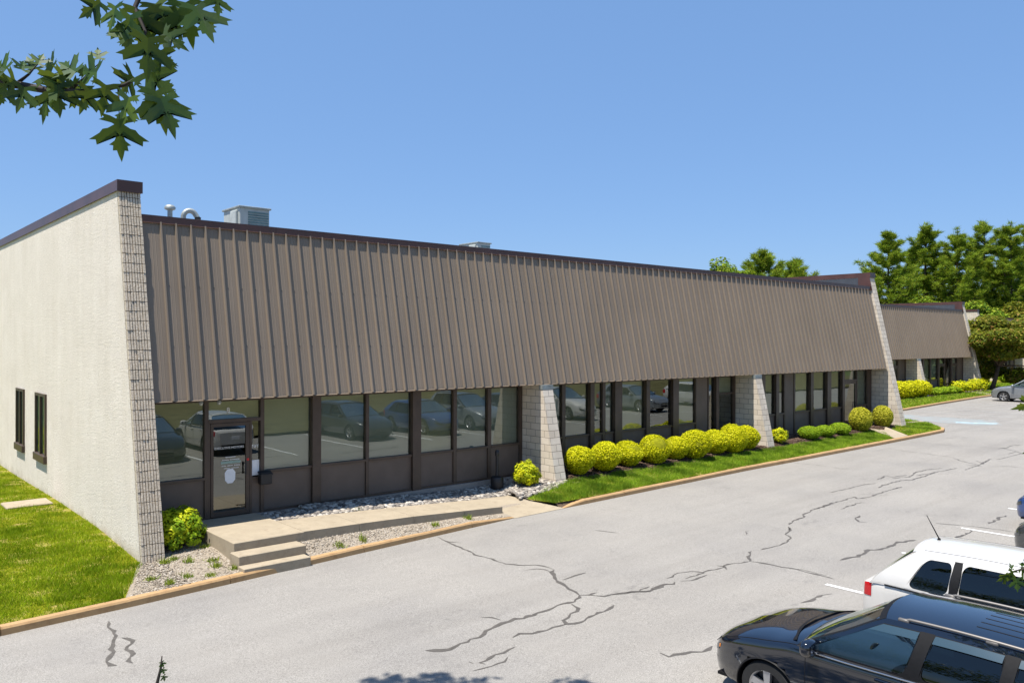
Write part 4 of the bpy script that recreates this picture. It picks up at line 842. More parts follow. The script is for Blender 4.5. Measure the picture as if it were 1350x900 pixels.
leafy_shrub('leafy yellow green shrub at the left foot of the second pier', (15.62, 17.25, -.16), .37, .40, 5200, .034, [MT['goldgreen'], MT['gold'], MT['goldgreen']], 4)
leafy_shrub('small leafy yellow shrub just right of the third pier', (28.95, 17.1, .0), .36, .33, 3000, .034, [MT['gold'], MT['goldgreen']], 5)
for i, (x, y, r, rz, lb) in enumerate([(31.2, 17.0, .46, .27, 'low clipped green mound shrub, first after the small leafy one'), (32.45, 17.0, .42, .24, 'middle low clipped green mound shrub of three'), (33.75, 17.0, .45, .24, 'low clipped green mound shrub beside the tall dull gold shrub')]):
    globe_shrub(lb, (x, y, zy(x, y)), r, rz, 3200, .030, MT['green'], 60+i, .06, 'low green mounds in the mulch bed', name='mound_shrub')
globe_shrub('tall egg shaped dull gold shrub in front of the far door', (35.7, 17.0, .02), .49, .54, 4200, .032, MT['lime'], 71, .04, name='egg_shrub')
globe_shrub('egg shaped dull gold shrub against the last block pier', (38.15, 17.12, .02), .46, .52, 4200, .032, MT['lime'], 72, .04, name='egg_shrub')
for i, x in enumerate((59.2, 60.8, 62.4)):
    globe_shrub(['yellow globe shrub of the second building half hidden by the last pier', 'middle yellow globe shrub left of the second building pier', 'yellow globe shrub touching the second building middle pier'][i], (x, 25.3, -.04), .85, .62, 1500, .075, MT['gold'], 80+i, .06, 'yellow globes by the second building')
for i, x in enumerate((65.0, 66.3, 67.6, 68.9)):
    globe_shrub(['low green mound right of the second building middle pier', 'second low green mound along the second building', 'third low green mound along the second building', 'fourth low green mound next to the pale leafy shrubs'][i], (x, 25.5, -.04), .75, .26, 900, .075, MT['green'], 90+i, .06, 'low green mounds by the second building', name='mound_shrub')
leafy_shrub('pale leafy yellow shrub near the door of the second building', (70.0, 25.2, -.03), .85, .46, 1500, .08, [MT['goldgreen'], MT['gold']], 6)
leafy_shrub('pale leafy yellow shrub at the second building end pier', (72.9, 24.95, -.03), .85, .52, 1500, .08, [MT['goldgreen'], MT['gold']], 8)
globe_shrub('upright yellow shrub seen behind the leaning tree trunk', (82.0, 27.6, -.06), .62, .95, 1200, .08, MT['gold'], 95)
for i in range(7):
    globe_shrub(['clipped green hedge shrub nearest the farthest building pier', 'second clipped hedge shrub behind the silver SUV', 'third clipped hedge shrub behind the silver SUV', 'fourth clipped hedge shrub behind the silver SUV', 'fifth clipped hedge shrub behind the silver SUV', 'sixth clipped hedge shrub behind the silver SUV', 'rounder yellow hedge shrub at the right end behind the silver SUV'][i], (90.6+i*1.35, 28.2-i*.2, -.06), .9, .6 if i < 6 else .95, 900, .09, MT['green'] if i < 6 else MT['goldgreen'], 100+i, .05, 'clipped hedge behind the silver SUV', name='hedge_shrub')

# ------------------------------------------------------------------ trees
def pine(label, base, H, R0, seed, group=None, lean=0., bare=.30, dens=1.):
    r_ = np.random.default_rng(seed); e = empty('pine_tree', base, label, 'tree', group); b_ = np.array(base, float)
    t_ = MB(); pts = [b_+np.array([lean*k*k*H*.1+.12*math.sin(k*5+seed), .12*math.cos(k*4+seed), H*k]) for k in np.linspace(0, 1, 9)]
    t_.tube(pts, [max(.04, .30*(1-k)*H/17+.02) for k in np.linspace(0, 1, 9)], 8); t_.build('trunk', MT['bark'], e, True)
    br = MB(); C = []; Dn = []; k = bare
    while k < .97:
        L = R0*(1-((k-bare)/(1-bare))**1.25*.93)*(.6+.6*r_.random()) if k > bare+.1 else R0*(.55+.5*r_.random()); nb = r_.integers(4, 7); L *= 1.25; a0 = r_.random()*6.28
        for j in range(nb):
            a = a0+j*6.283/nb+r_.normal(0, .35); l = L*(.5+.7*r_.random()); k0 = k; kq = min(.98, k+r_.normal(0, .03)); up = .10+.5*k+r_.normal(0, .06)
            p0 = b_+np.array([np.interp(kq, np.linspace(0, 1, 9), [q[0]-b_[0] for q in pts]), 0, H*kq]); d = np.array([math.cos(a), math.sin(a), 0])
            bp = [p0+d*l*s_+np.array([0, 0, l*(up*s_-.18*s_*(1-s_)*2+.16*s_*s_)]) for s_ in (0, .35, .7, 1)]
            br.tube(bp, [.075*(1-s_*.8) for s_ in (0, .35, .7, 1)], 5, cap=False)
            for s_ in np.arange(.28, 1.02, .10):
                c = p0+d*l*s_+np.array([0, 0, l*(up*s_-.18*s_*(1-s_)*2+.16*s_*s_)])
                for q in range(2): 
                    off = r_.normal(0, 1, 3)*np.array([.5, .5, .22])*(.18+.22*l*(1.1-s_)); C.append(c+off); Dn.append(d*.6+np.array([0, 0, .5])+r_.normal(0, .3, 3))
        k += .048+.03*r_.random()
    br.build('branches', MT['bark'], e, True)
    for q in np.linspace(.90, 1.0, 5): C.append(b_+np.array([pts[-1][0]-b_[0], 0, H*q])); Dn.append(np.array([0, 0, 1.]))
    C = np.array(C); Dn = np.array(Dn); m_ = int(48*dens); n = len(C)
    cen = np.repeat(C, m_, 0); d = unit(np.repeat(Dn, m_, 0)+r_.normal(0, .75, (n*m_, 3))*np.array([1, 1, .5])); l = .50*(.5+.7*r_.random((n*m_, 1)))
    st_ = cen+r_.normal(0, .17, (n*m_, 3))*np.array([1, 1, .45]); w_ = unit(np.cross(d, r_.normal(0, 1, (n*m_, 3))))*.032
    V = np.stack([st_-w_, st_+w_, st_+d*l], 1).reshape(-1, 3); npmesh('crown', V, np.arange(len(V)).reshape(-1, 3), MT['pine'], e)
    return e
def broadleaf(label, base, H, R, seed, mat, n=26000, leaf=.11, fork=.22, trunk=.2, lean=(0, 0), cz=.62, group=None, name='broadleaf_tree', squash=.75, low=-.25):
    r_ = np.random.default_rng(seed); e = empty(name, base, label, 'tree', group); b_ = np.array(base, float); cen = b_+np.array([lean[0], lean[1], H*cz])
    t_ = MB(); f0 = b_+np.array([lean[0]*.3, lean[1]*.3, H*fork]); t_.tube([b_, (b_+f0)/2+np.array([.05, 0, 0]), f0], [trunk*1.2, trunk, trunk*.85], 9); t_.build('trunk', MT['bark'], e, True)
    lb = MB(); K = 34; cs = []
    for i in range(K):
        d = unit(r_.normal(0, 1, 3)); d[2] = abs(d[2])*.9+low if r_.random() < .7 else d[2]; c = cen+d*np.array([R, R, R*squash])*r_.uniform(.45, .95); cs.append((c, R*r_.uniform(.20, .36)))
        if i < 16: lb.tube([f0, f0*.45+c*.55+np.array([0, 0, .25]), c], [trunk*.55, trunk*.28, trunk*.08], 6, cap=False)
    lb.build('limbs', MT['bark'], e, True)
    per = n//K; C = []; Nn = []
    for c, r in cs:
        d = unit(r_.normal(0, 1, (per, 3))); C.append(c+d*np.array([1, 1, .62])*r*(.35+.65*r_.random((per, 1))**.5)); Nn.append(d*.6+np.array([0, 0, .7]))
    V, Fc = leafquads(np.vstack(C), np.vstack(Nn), leaf, .6, .5); npmesh('crown', V, Fc, mat, e); return e
def top_at(u, v, D): return atD(u, v, D)
PN = [('leftmost pine behind the second building, with a branch reaching left over the roof', 1172, 308, 98, 4.6, 21), ('tall layered pine second from the left behind the second building', 1221, 296, 101, 4.8, 22), ('pine with bright yellow green top above the middle of the second building', 1262, 302, 99, 4.4, 23), ('tall pine above the end pier of the second building', 1297, 296, 103, 4.6, 24), ('dense pine at the right edge above the broadleaf tree', 1332, 295, 100, 4.8, 25), ('pine partly cut by the right edge of the photo', 1362, 300, 104, 4.6, 26)]
for lb, u, v, D, R, sd in PN:
    P = top_at(u, v, D); pine(lb, (P[0], P[1], -.4), P[2]+.4, R, sd, 'pines behind the second building')
for i, (u, v, D, R) in enumerate([(1150, 352, 112, 4.2), (1200, 330, 116, 5), (1245, 325, 118, 5), (1290, 325, 117, 5), (1335, 325, 119, 5)]):
    P = top_at(u, v, D); pine(['shorter pine in the back rank just above the last pier cap', 'back rank pine behind the second tall one', 'back rank pine behind the yellow green topped one', 'back rank pine behind the tall one over the end pier', 'back rank pine near the right edge'][i], (P[0], P[1], -.4), P[2]+.4, R, 31+i, 'pines in the back rank', bare=.12, dens=.6)
for i, (u, v, D, R) in enumerate([(1185, 372, 92, 3.4), (1228, 370, 94, 3.4), (1275, 372, 95, 3.6), (1345, 380, 96, 4)]):
    P = top_at(u, v, D); broadleaf(['dark understory tree behind the left end of the second building roof', 'dark understory tree behind the middle of the second building roof', 'dark understory tree behind the second building end pier', 'dark understory tree behind the broadleaf tree at the right'][i], (P[0], P[1], -.4), P[2]+.4, R, 51+i, MT['decid'] if i == 3 else MT['pine'], 9000, .17, .2, .2, (0, 0), .62, 'understory trees below the pines')
for i, (u, v, D, R) in enumerate([(930, 349, 92, 1.6), (962, 339, 90, 3.4), (1008, 334, 92, 4.6), (1048, 343, 88, 4.0)]):
    P = top_at(u, v, D); (pine if i > 1 else broadleaf)
    lb = ['tiny tree top peeking over the fascia, leftmost beyond the long roof', 'rounded yellow green tree top beyond the long roof', 'tallest pine top beyond the long roof', 'pine top beside the small white roof vent beyond the long roof'][i]
    if i < 2: broadleaf(lb, (P[0], P[1], -.4), P[2]+.2, R, 61+i, MT['pine'], 9000, .15, .3, .2, (0, 0), .80, 'tree tops beyond the long roof')
    else: pine(lb, (P[0], P[1], -.4), P[2]+.4, R, 61+i, 'tree tops beyond the long roof', bare=.4)
P = onZ(1299, 514, -.06)
broadleaf('leaning broadleaf tree with reddish tips beside the second building end pier', (P[0]+.6, P[1]-.3, -.1), 8.0, 4.5, 77, MT['decid'], 48000, .125, .26, .17, (2.2, -1.0), .54, squash=.80, low=-.55)

# ------------------------------------------------------------------ foreground maple
def leaf_outline():
    half = [(0, 0), (.08, -.03), (.26, -.12), (.56, -.20), (.44, -.06), (.60, .02), (.40, .06), (.28, .08), (.20, .12), (.15, .15), (.34, .27), (.50, .31), (.60, .44), (.92, .66), (.72, .66), (.70, .82), (.54, .69), (.40, .56), (.12, .35), (.10, .50), (.17, .66), (.34, .80), (.22, .82), (.24, .98), (.12, .97), (.08, 1.12), (0, 1.34)]
    return half
HL = leaf_outline()
def maple_leaves(items):
    """items: (point, tip direction, normal, size)"""
    vs = []; fs = []
    for P, tip, nor, s_ in items:
        tip = Vector(tip).normalized(); nor = Vector(nor); nor = (nor-tip*nor.dot(tip)).normalized(); sd = tip.cross(nor); fold = random.uniform(.03, .2); curl = random.uniform(-.15, .35)
        k = len(vs); m_ = len(HL)
        for sg in (1, -1):
            for (a, b_) in HL:
                p = Vector(P)+(sd*(a*sg)+tip*b_+nor*(a*fold-curl*b_*b_*.5))*s_; vs.append(tuple(p))
        # fan from a midrib point list
        for sgi in (0, 1):
            o = k+sgi*m_; mid = len(vs)
            for b_ in (.15, .5, .8):
                vs.append(tuple(Vector(P)+(tip*b_-nor*curl*b_*b_*.5)*s_))
            seq = [(0, 9, mid), (9, 18, mid+1), (18, m_-1, mid+2)]
            for a0, a1, c in seq:
                for i in range(a0, a1): fs.append((o+i, o+i+1, c) if sgi == 0 else (o+i+1, o+i, c))
            fs.append((mid, o+9, mid+1) if sgi == 0 else (mid+1, o+9, mid)); fs.append((mid+1, o+18, mid+2) if sgi == 0 else (mid+2, o+18, mid+1))
    return vs, fs
def maple(label, base, H, limbs, items, crownpts, lv):
    e = empty('maple_tree', base, label, 'tree'); b_ = np.array(base, float)
    t_ = MB(); t_.tube([b_, b_+np.array([.05, 0, 1.6]), b_+np.array([0, .05, 4.5]), b_+np.array([0, 0, H])], [.30, .24, .18, .06], 12); t_.build('trunk', MT['bark'], e, True)
    for pts, r in limbs:
        mb = MB(); mb.tube(pts, [r*(1-.85*k/(len(pts)-1)) for k in range(len(pts))], 7); mb.build('branch', MT['twig'] if r < .03 else MT['bark'], e, True)
    for c, rad, n in crownpts:
        for _ in range(n):
            d = unit(np.array([random.gauss(0, 1) for _ in range(3)])); p = np.array(c)+d*rad*random.random()**.4
            items.append((p, (random.gauss(0, .5), random.gauss(0, .5), -.6), (random.gauss(0, .5), random.gauss(0, .5), 1), random.uniform(.10, .15)))
    vs, fs = maple_leaves(items); mb = MB(); mb.add(vs, fs); mb.build('crown', MT['maple'], e, True); return e
F3 = Vector(CF); R3 = Vector(CR); U3 = Vector(CU)
def leaf_px(u, v, ang, L, D, yaw=0, pitch=0):
    """leaf whose stalk joint is seen at (u, v); ang = tip direction in degrees clockwise from straight down"""
    a = math.radians(ang); tip = -U3*math.cos(a)-R3*math.sin(a)+F3*math.sin(math.radians(pitch)); nor = -F3+R3*math.sin(math.radians(yaw))
    return (tuple(atD(u, v, D)), tip, nor, L*.93*D/FPX/1.32)
LV = [(157, 158, 2, 58, 2.3, 10, 10), (152, 8, 8, 42, 2.3, -30, 0), (133, 3, 60, 42, 2.3, 20, 10), (187, 14, -2, 66, 2.35, 25, 15), (172, 20, 12, 60, 2.3, -25, 5), (205, 5, -30, 55, 2.4, 30, 0), (243, 4, -8, 62, 2.4, 20, 10), (258, 8, -25, 60, 2.35, 60, 0), (237, 20, 40, 46, 2.4, -20, 20), (286, -6, -2, 34, 2.3, 60, 0), (215, 45, -60, 40, 2.35, 30, 0),
      (195, 50, 4, 62, 2.25, 65, 5), (168, 52, 150, 34, 2.3, 10, 0), (160, 60, 30, 46, 2.3, 50, 10), (203, 68, -55, 36, 2.3, 10, 15), (190, 96, -55, 56, 2.3, 10, 10), (182, 112, -20, 60, 2.3, 30, 5), (205, 120, -15, 62, 2.25, 65, 5), (212, 130, -22, 60, 2.25, 70, 0), (190, 130, 5, 58, 2.35, 20, 15), (170, 128, 20, 52, 2.3, -20, 5), (140, 112, 15, 46, 2.3, 20, 10), (150, 100, 45, 46, 2.3, 40, 20), (130, 78, 165, 22, 2.35, 20, 20), (128, 95, 100, 46, 2.3, 30, 30), (110, 104, 20, 44, 2.35, 10, 0), (100, 95, 120, 40, 2.3, 30, 20), (85, 100, 60, 44, 2.3, 50, 20), (118, 118, 30, 40, 2.3, 15, 10),
      (50, 85, 185, 24, 2.3, 20, 30), (45, 92, 140, 34, 2.35, 30, 30), (60, 100, -60, 50, 2.3, 50, 20), (75, 112, 0, 46, 2.3, 30, 10), (50, 118, -5, 40, 2.35, 20, 10), (32, 115, 15, 40, 2.3, 20, 0), (20, 105, 70, 44, 2.3, 40, 20), (8, 92, 120, 38, 2.3, 20, 30), (12, 70, 120, 26, 2.35, 50, 10), (6, 112, 30, 36, 2.35, 20, 20), (28, 92, 170, 26, 2.3, 50, 40), (62, 118, 10, 50, 2.35, -20, 10), (-10, 100, 40, 40, 2.3, 0, 20), (-20, 85, 120, 40, 2.3, 0, 20),
      (160, 95, -30, 40, 2.4, -30, 30), (175, 100, 60, 46, 2.4, 10, 40), (185, 85, 170, 40, 2.4, 20, 40), (95, 112, -40, 40, 2.4, -20, 30), (222, 30, 20, 40, 2.45, -30, 20), (205, 22, -15, 50, 2.5, 0, 30), (145, 92, 150, 34, 2.4, -30, 20), (70, 90, 130, 34, 2.4, -20, 40), (30, 105, -30, 40, 2.4, 0, 40)]
LV = [q for i, q in enumerate(LV) if (i < 40 and i not in (13, 16, 19, 22, 25, 33, 37)) or i % 2 == 0 and i >= 40]
it = [leaf_px(*q) for q in LV]
tr0 = (-4.6, 6.4, -.5)
limbs = [([(-4.6, 6.4, 3.4), (-2.4, 4.6, 4.6), tuple(atD(-60, 92, 2.32)), tuple(atD(0, 108, 2.32)), tuple(atD(60, 119, 2.32)), tuple(atD(120, 122, 2.32)), tuple(atD(165, 112, 2.32)), tuple(atD(200, 92, 2.32))], .020),
         ([(-4.6, 6.4, 4.4), (-1.8, 3.9, 5.9), tuple(atD(330, -70, 2.4)), tuple(atD(282, -6, 2.4)), tuple(atD(262, 12, 2.4))], .028),
         ([tuple(atD(330, -70, 2.4)), tuple(atD(200, -40, 2.35)), tuple(atD(178, 10, 2.35)), tuple(atD(192, 42, 2.3)), tuple(atD(186, 70, 2.3))], .012),
         ([tuple(atD(156, 118, 2.32)), tuple(atD(157, 140, 2.32)), tuple(atD(157, 158, 2.3))], .003),
         ([tuple(atD(20, 112, 2.32)), tuple(atD(38, 98, 2.32)), tuple(atD(52, 82, 2.32))], .006), ([tuple(atD(90, 121, 2.32)), tuple(atD(110, 104, 2.32)), tuple(atD(132, 82, 2.32))], .006),
         ([(-4.6, 6.4, 1.9), (-1.6, 3.0, 2.3), tuple(atD(190, 960, 2.2)), tuple(atD(206, 905, 2.2)), tuple(atD(212, 880, 2.2)), tuple(atD(213.5, 864, 2.2))], .010)]
for k in range(3): it.append(leaf_px(213+k, 872+9*k, -20, 9, 2.2, 60, 0))
cp = [((-4.3, 7.2, 5.2), 2.2, 1100), ((-5, 6, 7.8), 2.4, 700), ((-4.5, 9.4, 4.6), 1.8, 900), ((-4.9, 11.6, 4.3), 2.4, 1500), ((-5.2, 12.6, 7.0), 2.2, 700)]  # unseen crown clumps, added so the black car's side glass reflects dark leaves
maple('tall foreground maple whose leafy twigs hang into the upper left corner', tr0, 9.6, limbs, it, cp, None)
mb = MB(); mb.prismz([(-4.6+1.7*math.cos(a), 6.4+2.4*math.sin(a)) for a in np.linspace(0, 2*np.pi, 25)[:-1]], -.75, -.47); struct(mb.build('lawn', MT['lawn']))
# second maple at the right of the camera: stray sprigs at the right edge, high limb shading the asphalt
it = [leaf_px(1335, 752, 20, 24, 2.6, 20, 10), leaf_px(1346, 748, -50, 22, 2.6, 30, 20), leaf_px(1328, 758, 55, 18, 2.6, 40, 10), leaf_px(1340, 762, -5, 20, 2.6, -10, 0), leaf_px(1334, 750, 170, 10, 2.6, 30, 20), leaf_px(1356, 745, 100, 14, 2.6, 20, 0), leaf_px(1366, 528, 60, 34, 2.6, 50, 10), leaf_px(1362, 592, 60, 16, 2.6, 30, 10), leaf_px(1365, 755, 0, 30, 2.6, 10, 0), leaf_px(1375, 540, 20, 34, 2.6, 10, 0)]
def shp(u, v, h): g = onG(u, v); return (g[0]-KX*h, g[1]-KY*h, g[2]+h)
hi = [shp(540, 905, 9.4), shp(505, 900, 9.6), shp(575, 898, 9.5), shp(640, 905, 9.3), shp(600, 912, 9.5), shp(760, 905, 9.4), shp(720, 912, 9.2)]
limbs = [([(3.7, -.3, 3.2), (3.3, .4, 3.4), tuple(atD(1390, 745, 2.62)), tuple(atD(1356, 748, 2.6)), tuple(atD(1338, 752, 2.6))], .012), ([(3.7, -.3, 3.9), (3.5, .5, 4.1), tuple(atD(1400, 535, 2.62)), tuple(atD(1366, 530, 2.6))], .012),
         ([(3.7, -.3, 5.0), (3.6, 2.0, 7.6), (3.5, 4.5, 9.0), hi[3], hi[2]], .10), ([(3.5, 4.5, 9.0), hi[4], hi[0], hi[1]], .05), ([(3.5, 4.5, 9.0), hi[6], hi[5], shp(775, 888, 9.4)], .04), ([hi[3], hi[0], shp(560, 888, 9.5)], .03)]
cp = [((3.7, -.3, 9.6), 2.0, 500), ((3.2, 1.8, 9.6), 1.5, 520), ((1.6, 2.4, 9.4), 1.5, 480), ((3.4, 4.2, 9.6), 1.4, 480), ((1.8, 4.6, 9.7), 1.4, 460), ((2.4, 6.3, 9.9), 1.2, 380), ((3.6, 6.0, 9.7), 1.0, 300)]+[(h_, .34, 34) for h_ in hi]+[(shp(525, 893, 9.6), .12, 10), (shp(570, 889, 9.5), .12, 10), (shp(590, 893, 9.5), .13, 10), (shp(640, 893, 9.4), .05, 4)]
maple('foreground maple beside the camera, one sprig showing at the right edge over the white car', (3.7, -.4, -.5), 10.2, limbs, it, cp, None)

# ------------------------------------------------------------------ cars (built nose to +y at the origin)
def make_car(name, label, paintm, kind='suv', trim='rail'):
    suv = kind == 'suv'
    e = empty(name, (0, 0, 0), label, 'car')
    YS = [2.40, 2.36, 2.26, 2.05, 1.75, 1.40, 1.05, .6, 0, -.6, -1.2, -1.7, -2.05, -2.26, -2.36, -2.40]
    Wd = [.34, .53, .70, .825, .90, .92, .925, .925, .925, .925, .925, .915, .885, .83, .74, .62]
    ZB = [.46, .34, .26, .23, .22, .22, .22, .22, .22, .22, .22, .24, .28, .32, .38, .46]
    ZS = [.56, .60, .68, .80, .905, .975, 1.035, 1.04, 1.05, 1.065, 1.08, 1.09, 1.09, 1.06, 1.02, .95] if suv else [.55, .59, .66, .76, .84, .89, .93, .94, .95, .97, .99, 1.0, .99, .96, .92, .86]
    ZC = [.62, .71, .82, .945, 1.04, 1.10, 1.15, 1.15, 1.15, 1.15, 1.15, 1.15, 1.14, 1.11, 1.06, .98] if suv else [.60, .67, .76, .86, .93, .975, 1.02, 1.02, 1.02, 1.02, 1.02, 1.02, 1.03, 1.01, .97, .90]
    f = lambda A, y: pchip(YS, A, y)
    def S(y, s):     # s 0 (keel) .. 1 (centre top); right half
        w, zb, zs, zc = f(Wd, y), f(ZB, y), f(ZS, y), f(ZC, y); q = zs-zb
        X = [0, .80*w, .94*w, .975*w, w, .992*w, .965*w, .89*w, .56*w, 0]
        Z = [zb, zb, zb+.05*q/.8, zb+.2*q/.8, zb+.46*q, zb+.80*q, zs, zs+.42*(zc-zs), zs+.88*(zc-zs), zc]
        k = np.linspace(0, 1, len(X)); return pchip(k, X, s), y, pchip(k, Z, s)
    ss = np.concatenate([np.linspace(0, .18, 4), np.linspace(.22, .80, 24), np.linspace(.84, 1, 8)])
    yy = np.concatenate([np.linspace(2.40, 2.05, 12), np.linspace(2.02, -2.02, 108), np.linspace(-2.05, -2.40, 12)])
    AX = (1.42, -1.40); RW = .36; RA = .405
    b = MB()
    for sg in (1, -1):
        Pg = np.array([[S(y, s) for s in ss] for y in yy]); Pg[..., 0] *= sg
        dead = np.zeros(Pg.shape[:2], bool)
        for ax in AX:
            dy = Pg[..., 1]-ax; dz = Pg[..., 2]-RW; r = np.hypot(dy, dz); out = np.abs(Pg[..., 0]) > .3
            dead |= (r < RA*.93) & out; ring = (r >= RA*.93) & (r < RA*1.04) & out; k_ = np.where(ring, RA/np.maximum(r, 1e-6), 1)
            Pg[..., 1] = ax+dy*k_; Pg[..., 2] = RW+dz*k_
        n0 = len(ss); fs = []
        for i in range(len(yy)-1):
            for j in range(n0-1):
                if dead[i, j] or dead[i+1, j] or dead[i, j+1] or dead[i+1, j+1]: continue
                q = (i*n0+j, (i+1)*n0+j, (i+1)*n0+j+1, i*n0+j+1); fs.append(q if sg > 0 else q[::-1])
        b.add(Pg.reshape(-1, 3), fs)
    for yq, fl in ((2.40, 0), (-2.40, 1)):
        pl = [S(yq, s) for s in ss]; pl = [(x, y, z) for x, y, z in pl]+[(-x, y, z) for x, y, z in pl[::-1]]; b.add(pl, [tuple(range(len(pl)))[::-1] if fl else tuple(range(len(pl)))])
    body = b.build('body', paintm, e, True, 35)
    # wheel housings
    for ax in AX:
        for sg in (1, -1):
            h = MB(); pr = [(RA+.012, .0), (RA-.01, .02), (RA-.01, -.25), (.05, -.26)]; vs = []; fs = []
            for r, a in pr:
                for k in range(25): t_ = math.pi*(k/24)*1.24-.38; vs.append((sg*(.905+a), ax+r*math.cos(t_), RW+r*math.sin(t_)))
            for i in range(3):
                for k in range(24): fs.append((i*25+k, i*25+k+1, (i+1)*25+k+1, (i+1)*25+k))
            h.add(vs, fs); h.build('wheel_housing', MT['rubber'], e, True, 40)
    for ax in AX:
        for sg in (1, -1):
            w = MB(); x = sg*.80; w.lathe([(.235, -.10*sg), (.33, -.105*sg), (.352, -.08*sg), (.358, 0), (.352, .08*sg), (.33, .105*sg), (.235, .10*sg)], (x, ax, RW), 36, 'x', 0, False); wh = w.build('wheel', MT['tyre'], e, True, 50)
            r_ = MB(); r_.lathe([(.24, .085*sg), (.235, .10*sg), (.215, .075*sg), (.205, .0)], (x, ax, RW), 30, 'x', 0, False); r_.lathe([(.06, .05*sg), (.055, .09*sg), (.02, .098*sg)], (x, ax, RW), 16, 'x')
            for k in range(5):
                a = 2*math.pi*k/5+.3; d = np.array([0, math.cos(a), math.sin(a)]); n_ = np.array([0, -math.sin(a), math.cos(a)]); c = np.array([x, ax, RW])
                q = [c+d*.04-n_*.035, c+d*.04+n_*.035, c+d*.22+n_*.05, c+d*.22-n_*.05]; o1 = np.array([sg*.085, 0, 0]); o0 = np.array([sg*.03, 0, 0])
                r_.add([p+o1 for p in q]+[p+o0 for p in q], [(0, 1, 2, 3), (0, 4, 5, 1), (1, 5, 6, 2), (2, 6, 7, 3), (3, 7, 4, 0)])
            r_.build('rim', MT['rim'], wh, True, 30)
            r_ = MB(); r_.lathe([(.20, .0), (.20, .01*sg)], (x, ax, RW), 24, 'x'); r_.build('brake_disc', MT['darkmetal'], wh)
    # cabin surfaces
    if suv: YA, YAT, YR, YRT, ZT, XB, XT = 1.08, .06, -2.25, -1.95, [1.60, 1.655, 1.67, 1.645, 1.59], .905, .675
    else: YA, YAT, YR, YRT, ZT, XB, XT = 1.12, .30, -2.25, -1.62, [1.43, 1.475, 1.485, 1.44, 1.36], .895, .645
    if name.startswith('white'): YRT, YR = -1.56, -2.2
    yr5 = [-2.3, -1.5, -.6, .1, .5]; zt = lambda y: pchip(yr5, ZT[::-1], y)
    zbelt = lambda y: f(ZS, y)-.005
    def plan(y): return 1-.045*max(0, (y-.1)/1.0)**2-.05*max(0, (-y-1.2)/1.0)**2
    ease = lambda t: t+.22*t*(1-t)
    def C(y, t):    # right side surface
        x = (XB*(1-t**1.25)+XT*t**1.25)*plan(y)+.028*math.sin(math.pi*t); z = zbelt(y)*(1-t)+zt(y)*t; return x, y, z
    yA = lambda t: YA*(1-t)+YAT*t-.05*math.sin(math.pi*t)*-1.; yR = lambda t: YR*(1-t)+YRT*t-.05*math.sin(math.pi*t)
    g = MB(); gl = {}
    def patch(mb, y0b, y0t, y1b, y1t, t0, t1, off=0., nu=8, nv=8, mi=0):
        for sg in (1, -1):
            def fn(a, c):
                t = t0+(t1-t0)*c; u = (t-t0)/(t1-t0); y0 = y0b+(y0t-y0b)*u; y1 = y1b+(y1t-y1b)*u
                if y0b is None: pass
                x, y, z = C(y0+(y1-y0)*a, t); return (sg*(x+off), y, z+off*.25)
            mb.grid(fn, np.linspace(0, 1, nu), np.linspace(0, 1, nv), mi, sg > 0)
    def lineA(t): return yA(t)
    # frame strips: sill, header, pillars (offset a hair so that none coincide)
    fr = {1: MB(), -1: MB()}
    def strip(t0, t1, mb, off=0): 
        for sg in (1, -1): mb[sg].grid(lambda a, c: (lambda t: (lambda p: (sg*(p[0]+off), p[1], p[2]))(C(yA(t)+(yR(t)-yA(t))*a, t)))(t0+(t1-t0)*c), np.linspace(0, 1, 60), np.linspace(0, 1, 4), 0, sg > 0)
    TH = .90; TL = .07
    strip(0, TL, fr); strip(TH, 1, fr, .0)
    def pil(ya, yb, mb, off):    # ya(t), yb(t) functions
        for sg in (1, -1):
            if mb is None: mq = MB()
            else: mq = mb[sg]
            mq.grid(lambda a, c: (lambda t: (lambda p: (sg*(p[0]+off), p[1], p[2]))(C(ya(t)+(yb(t)-ya(t))*a, t)))(TL-.02+(TH-TL+.04)*c), np.linspace(0, 1, 5), np.linspace(0, 1, 12), 0, sg > 0)
            if mb is None: mq.build('door_pillar', MT['rubber'], e, True)
    pil(lambda t: yA(t), lambda t: yA(t)-.10, fr, .0012)
    if suv: B1_, B2_ = (lambda t: (.22 if name.startswith('white') else -.22)-.12*t), (lambda t: (.08 if name.startswith('white') else -.36)-.12*t); C1_, C2_ = (lambda t: -1.10-.06*t), (lambda t: -1.22-.06*t); D1_ = lambda t: -1.96+.14*t
    else: B1_, B2_ = (lambda t: .10-.14*t), (lambda t: -.02-.14*t); C1_, C2_ = (lambda t: -.88-.12*t), (lambda t: -1.0-.12*t); D1_ = lambda t: -1.72+.36*t
    if name.startswith('white'): D1_ = lambda t: -1.66+.30*t; C1_, C2_ = (lambda t: -.90+.03*t), (lambda t: -1.02+.03*t)
    pil(B1_, B2_, None, .0024); pil(C1_, C2_, None, .0024); pil(D1_, yR, fr, .0012)
    [fr[sg].build('cabin_frame', paintm, e, True, 40) for sg in (1, -1)]
    wins = [(lambda t: yA(t)-.10, B1_, 'carglass'), (B2_, C1_, 'darkglass'), (C2_, D1_, 'darkglass')]
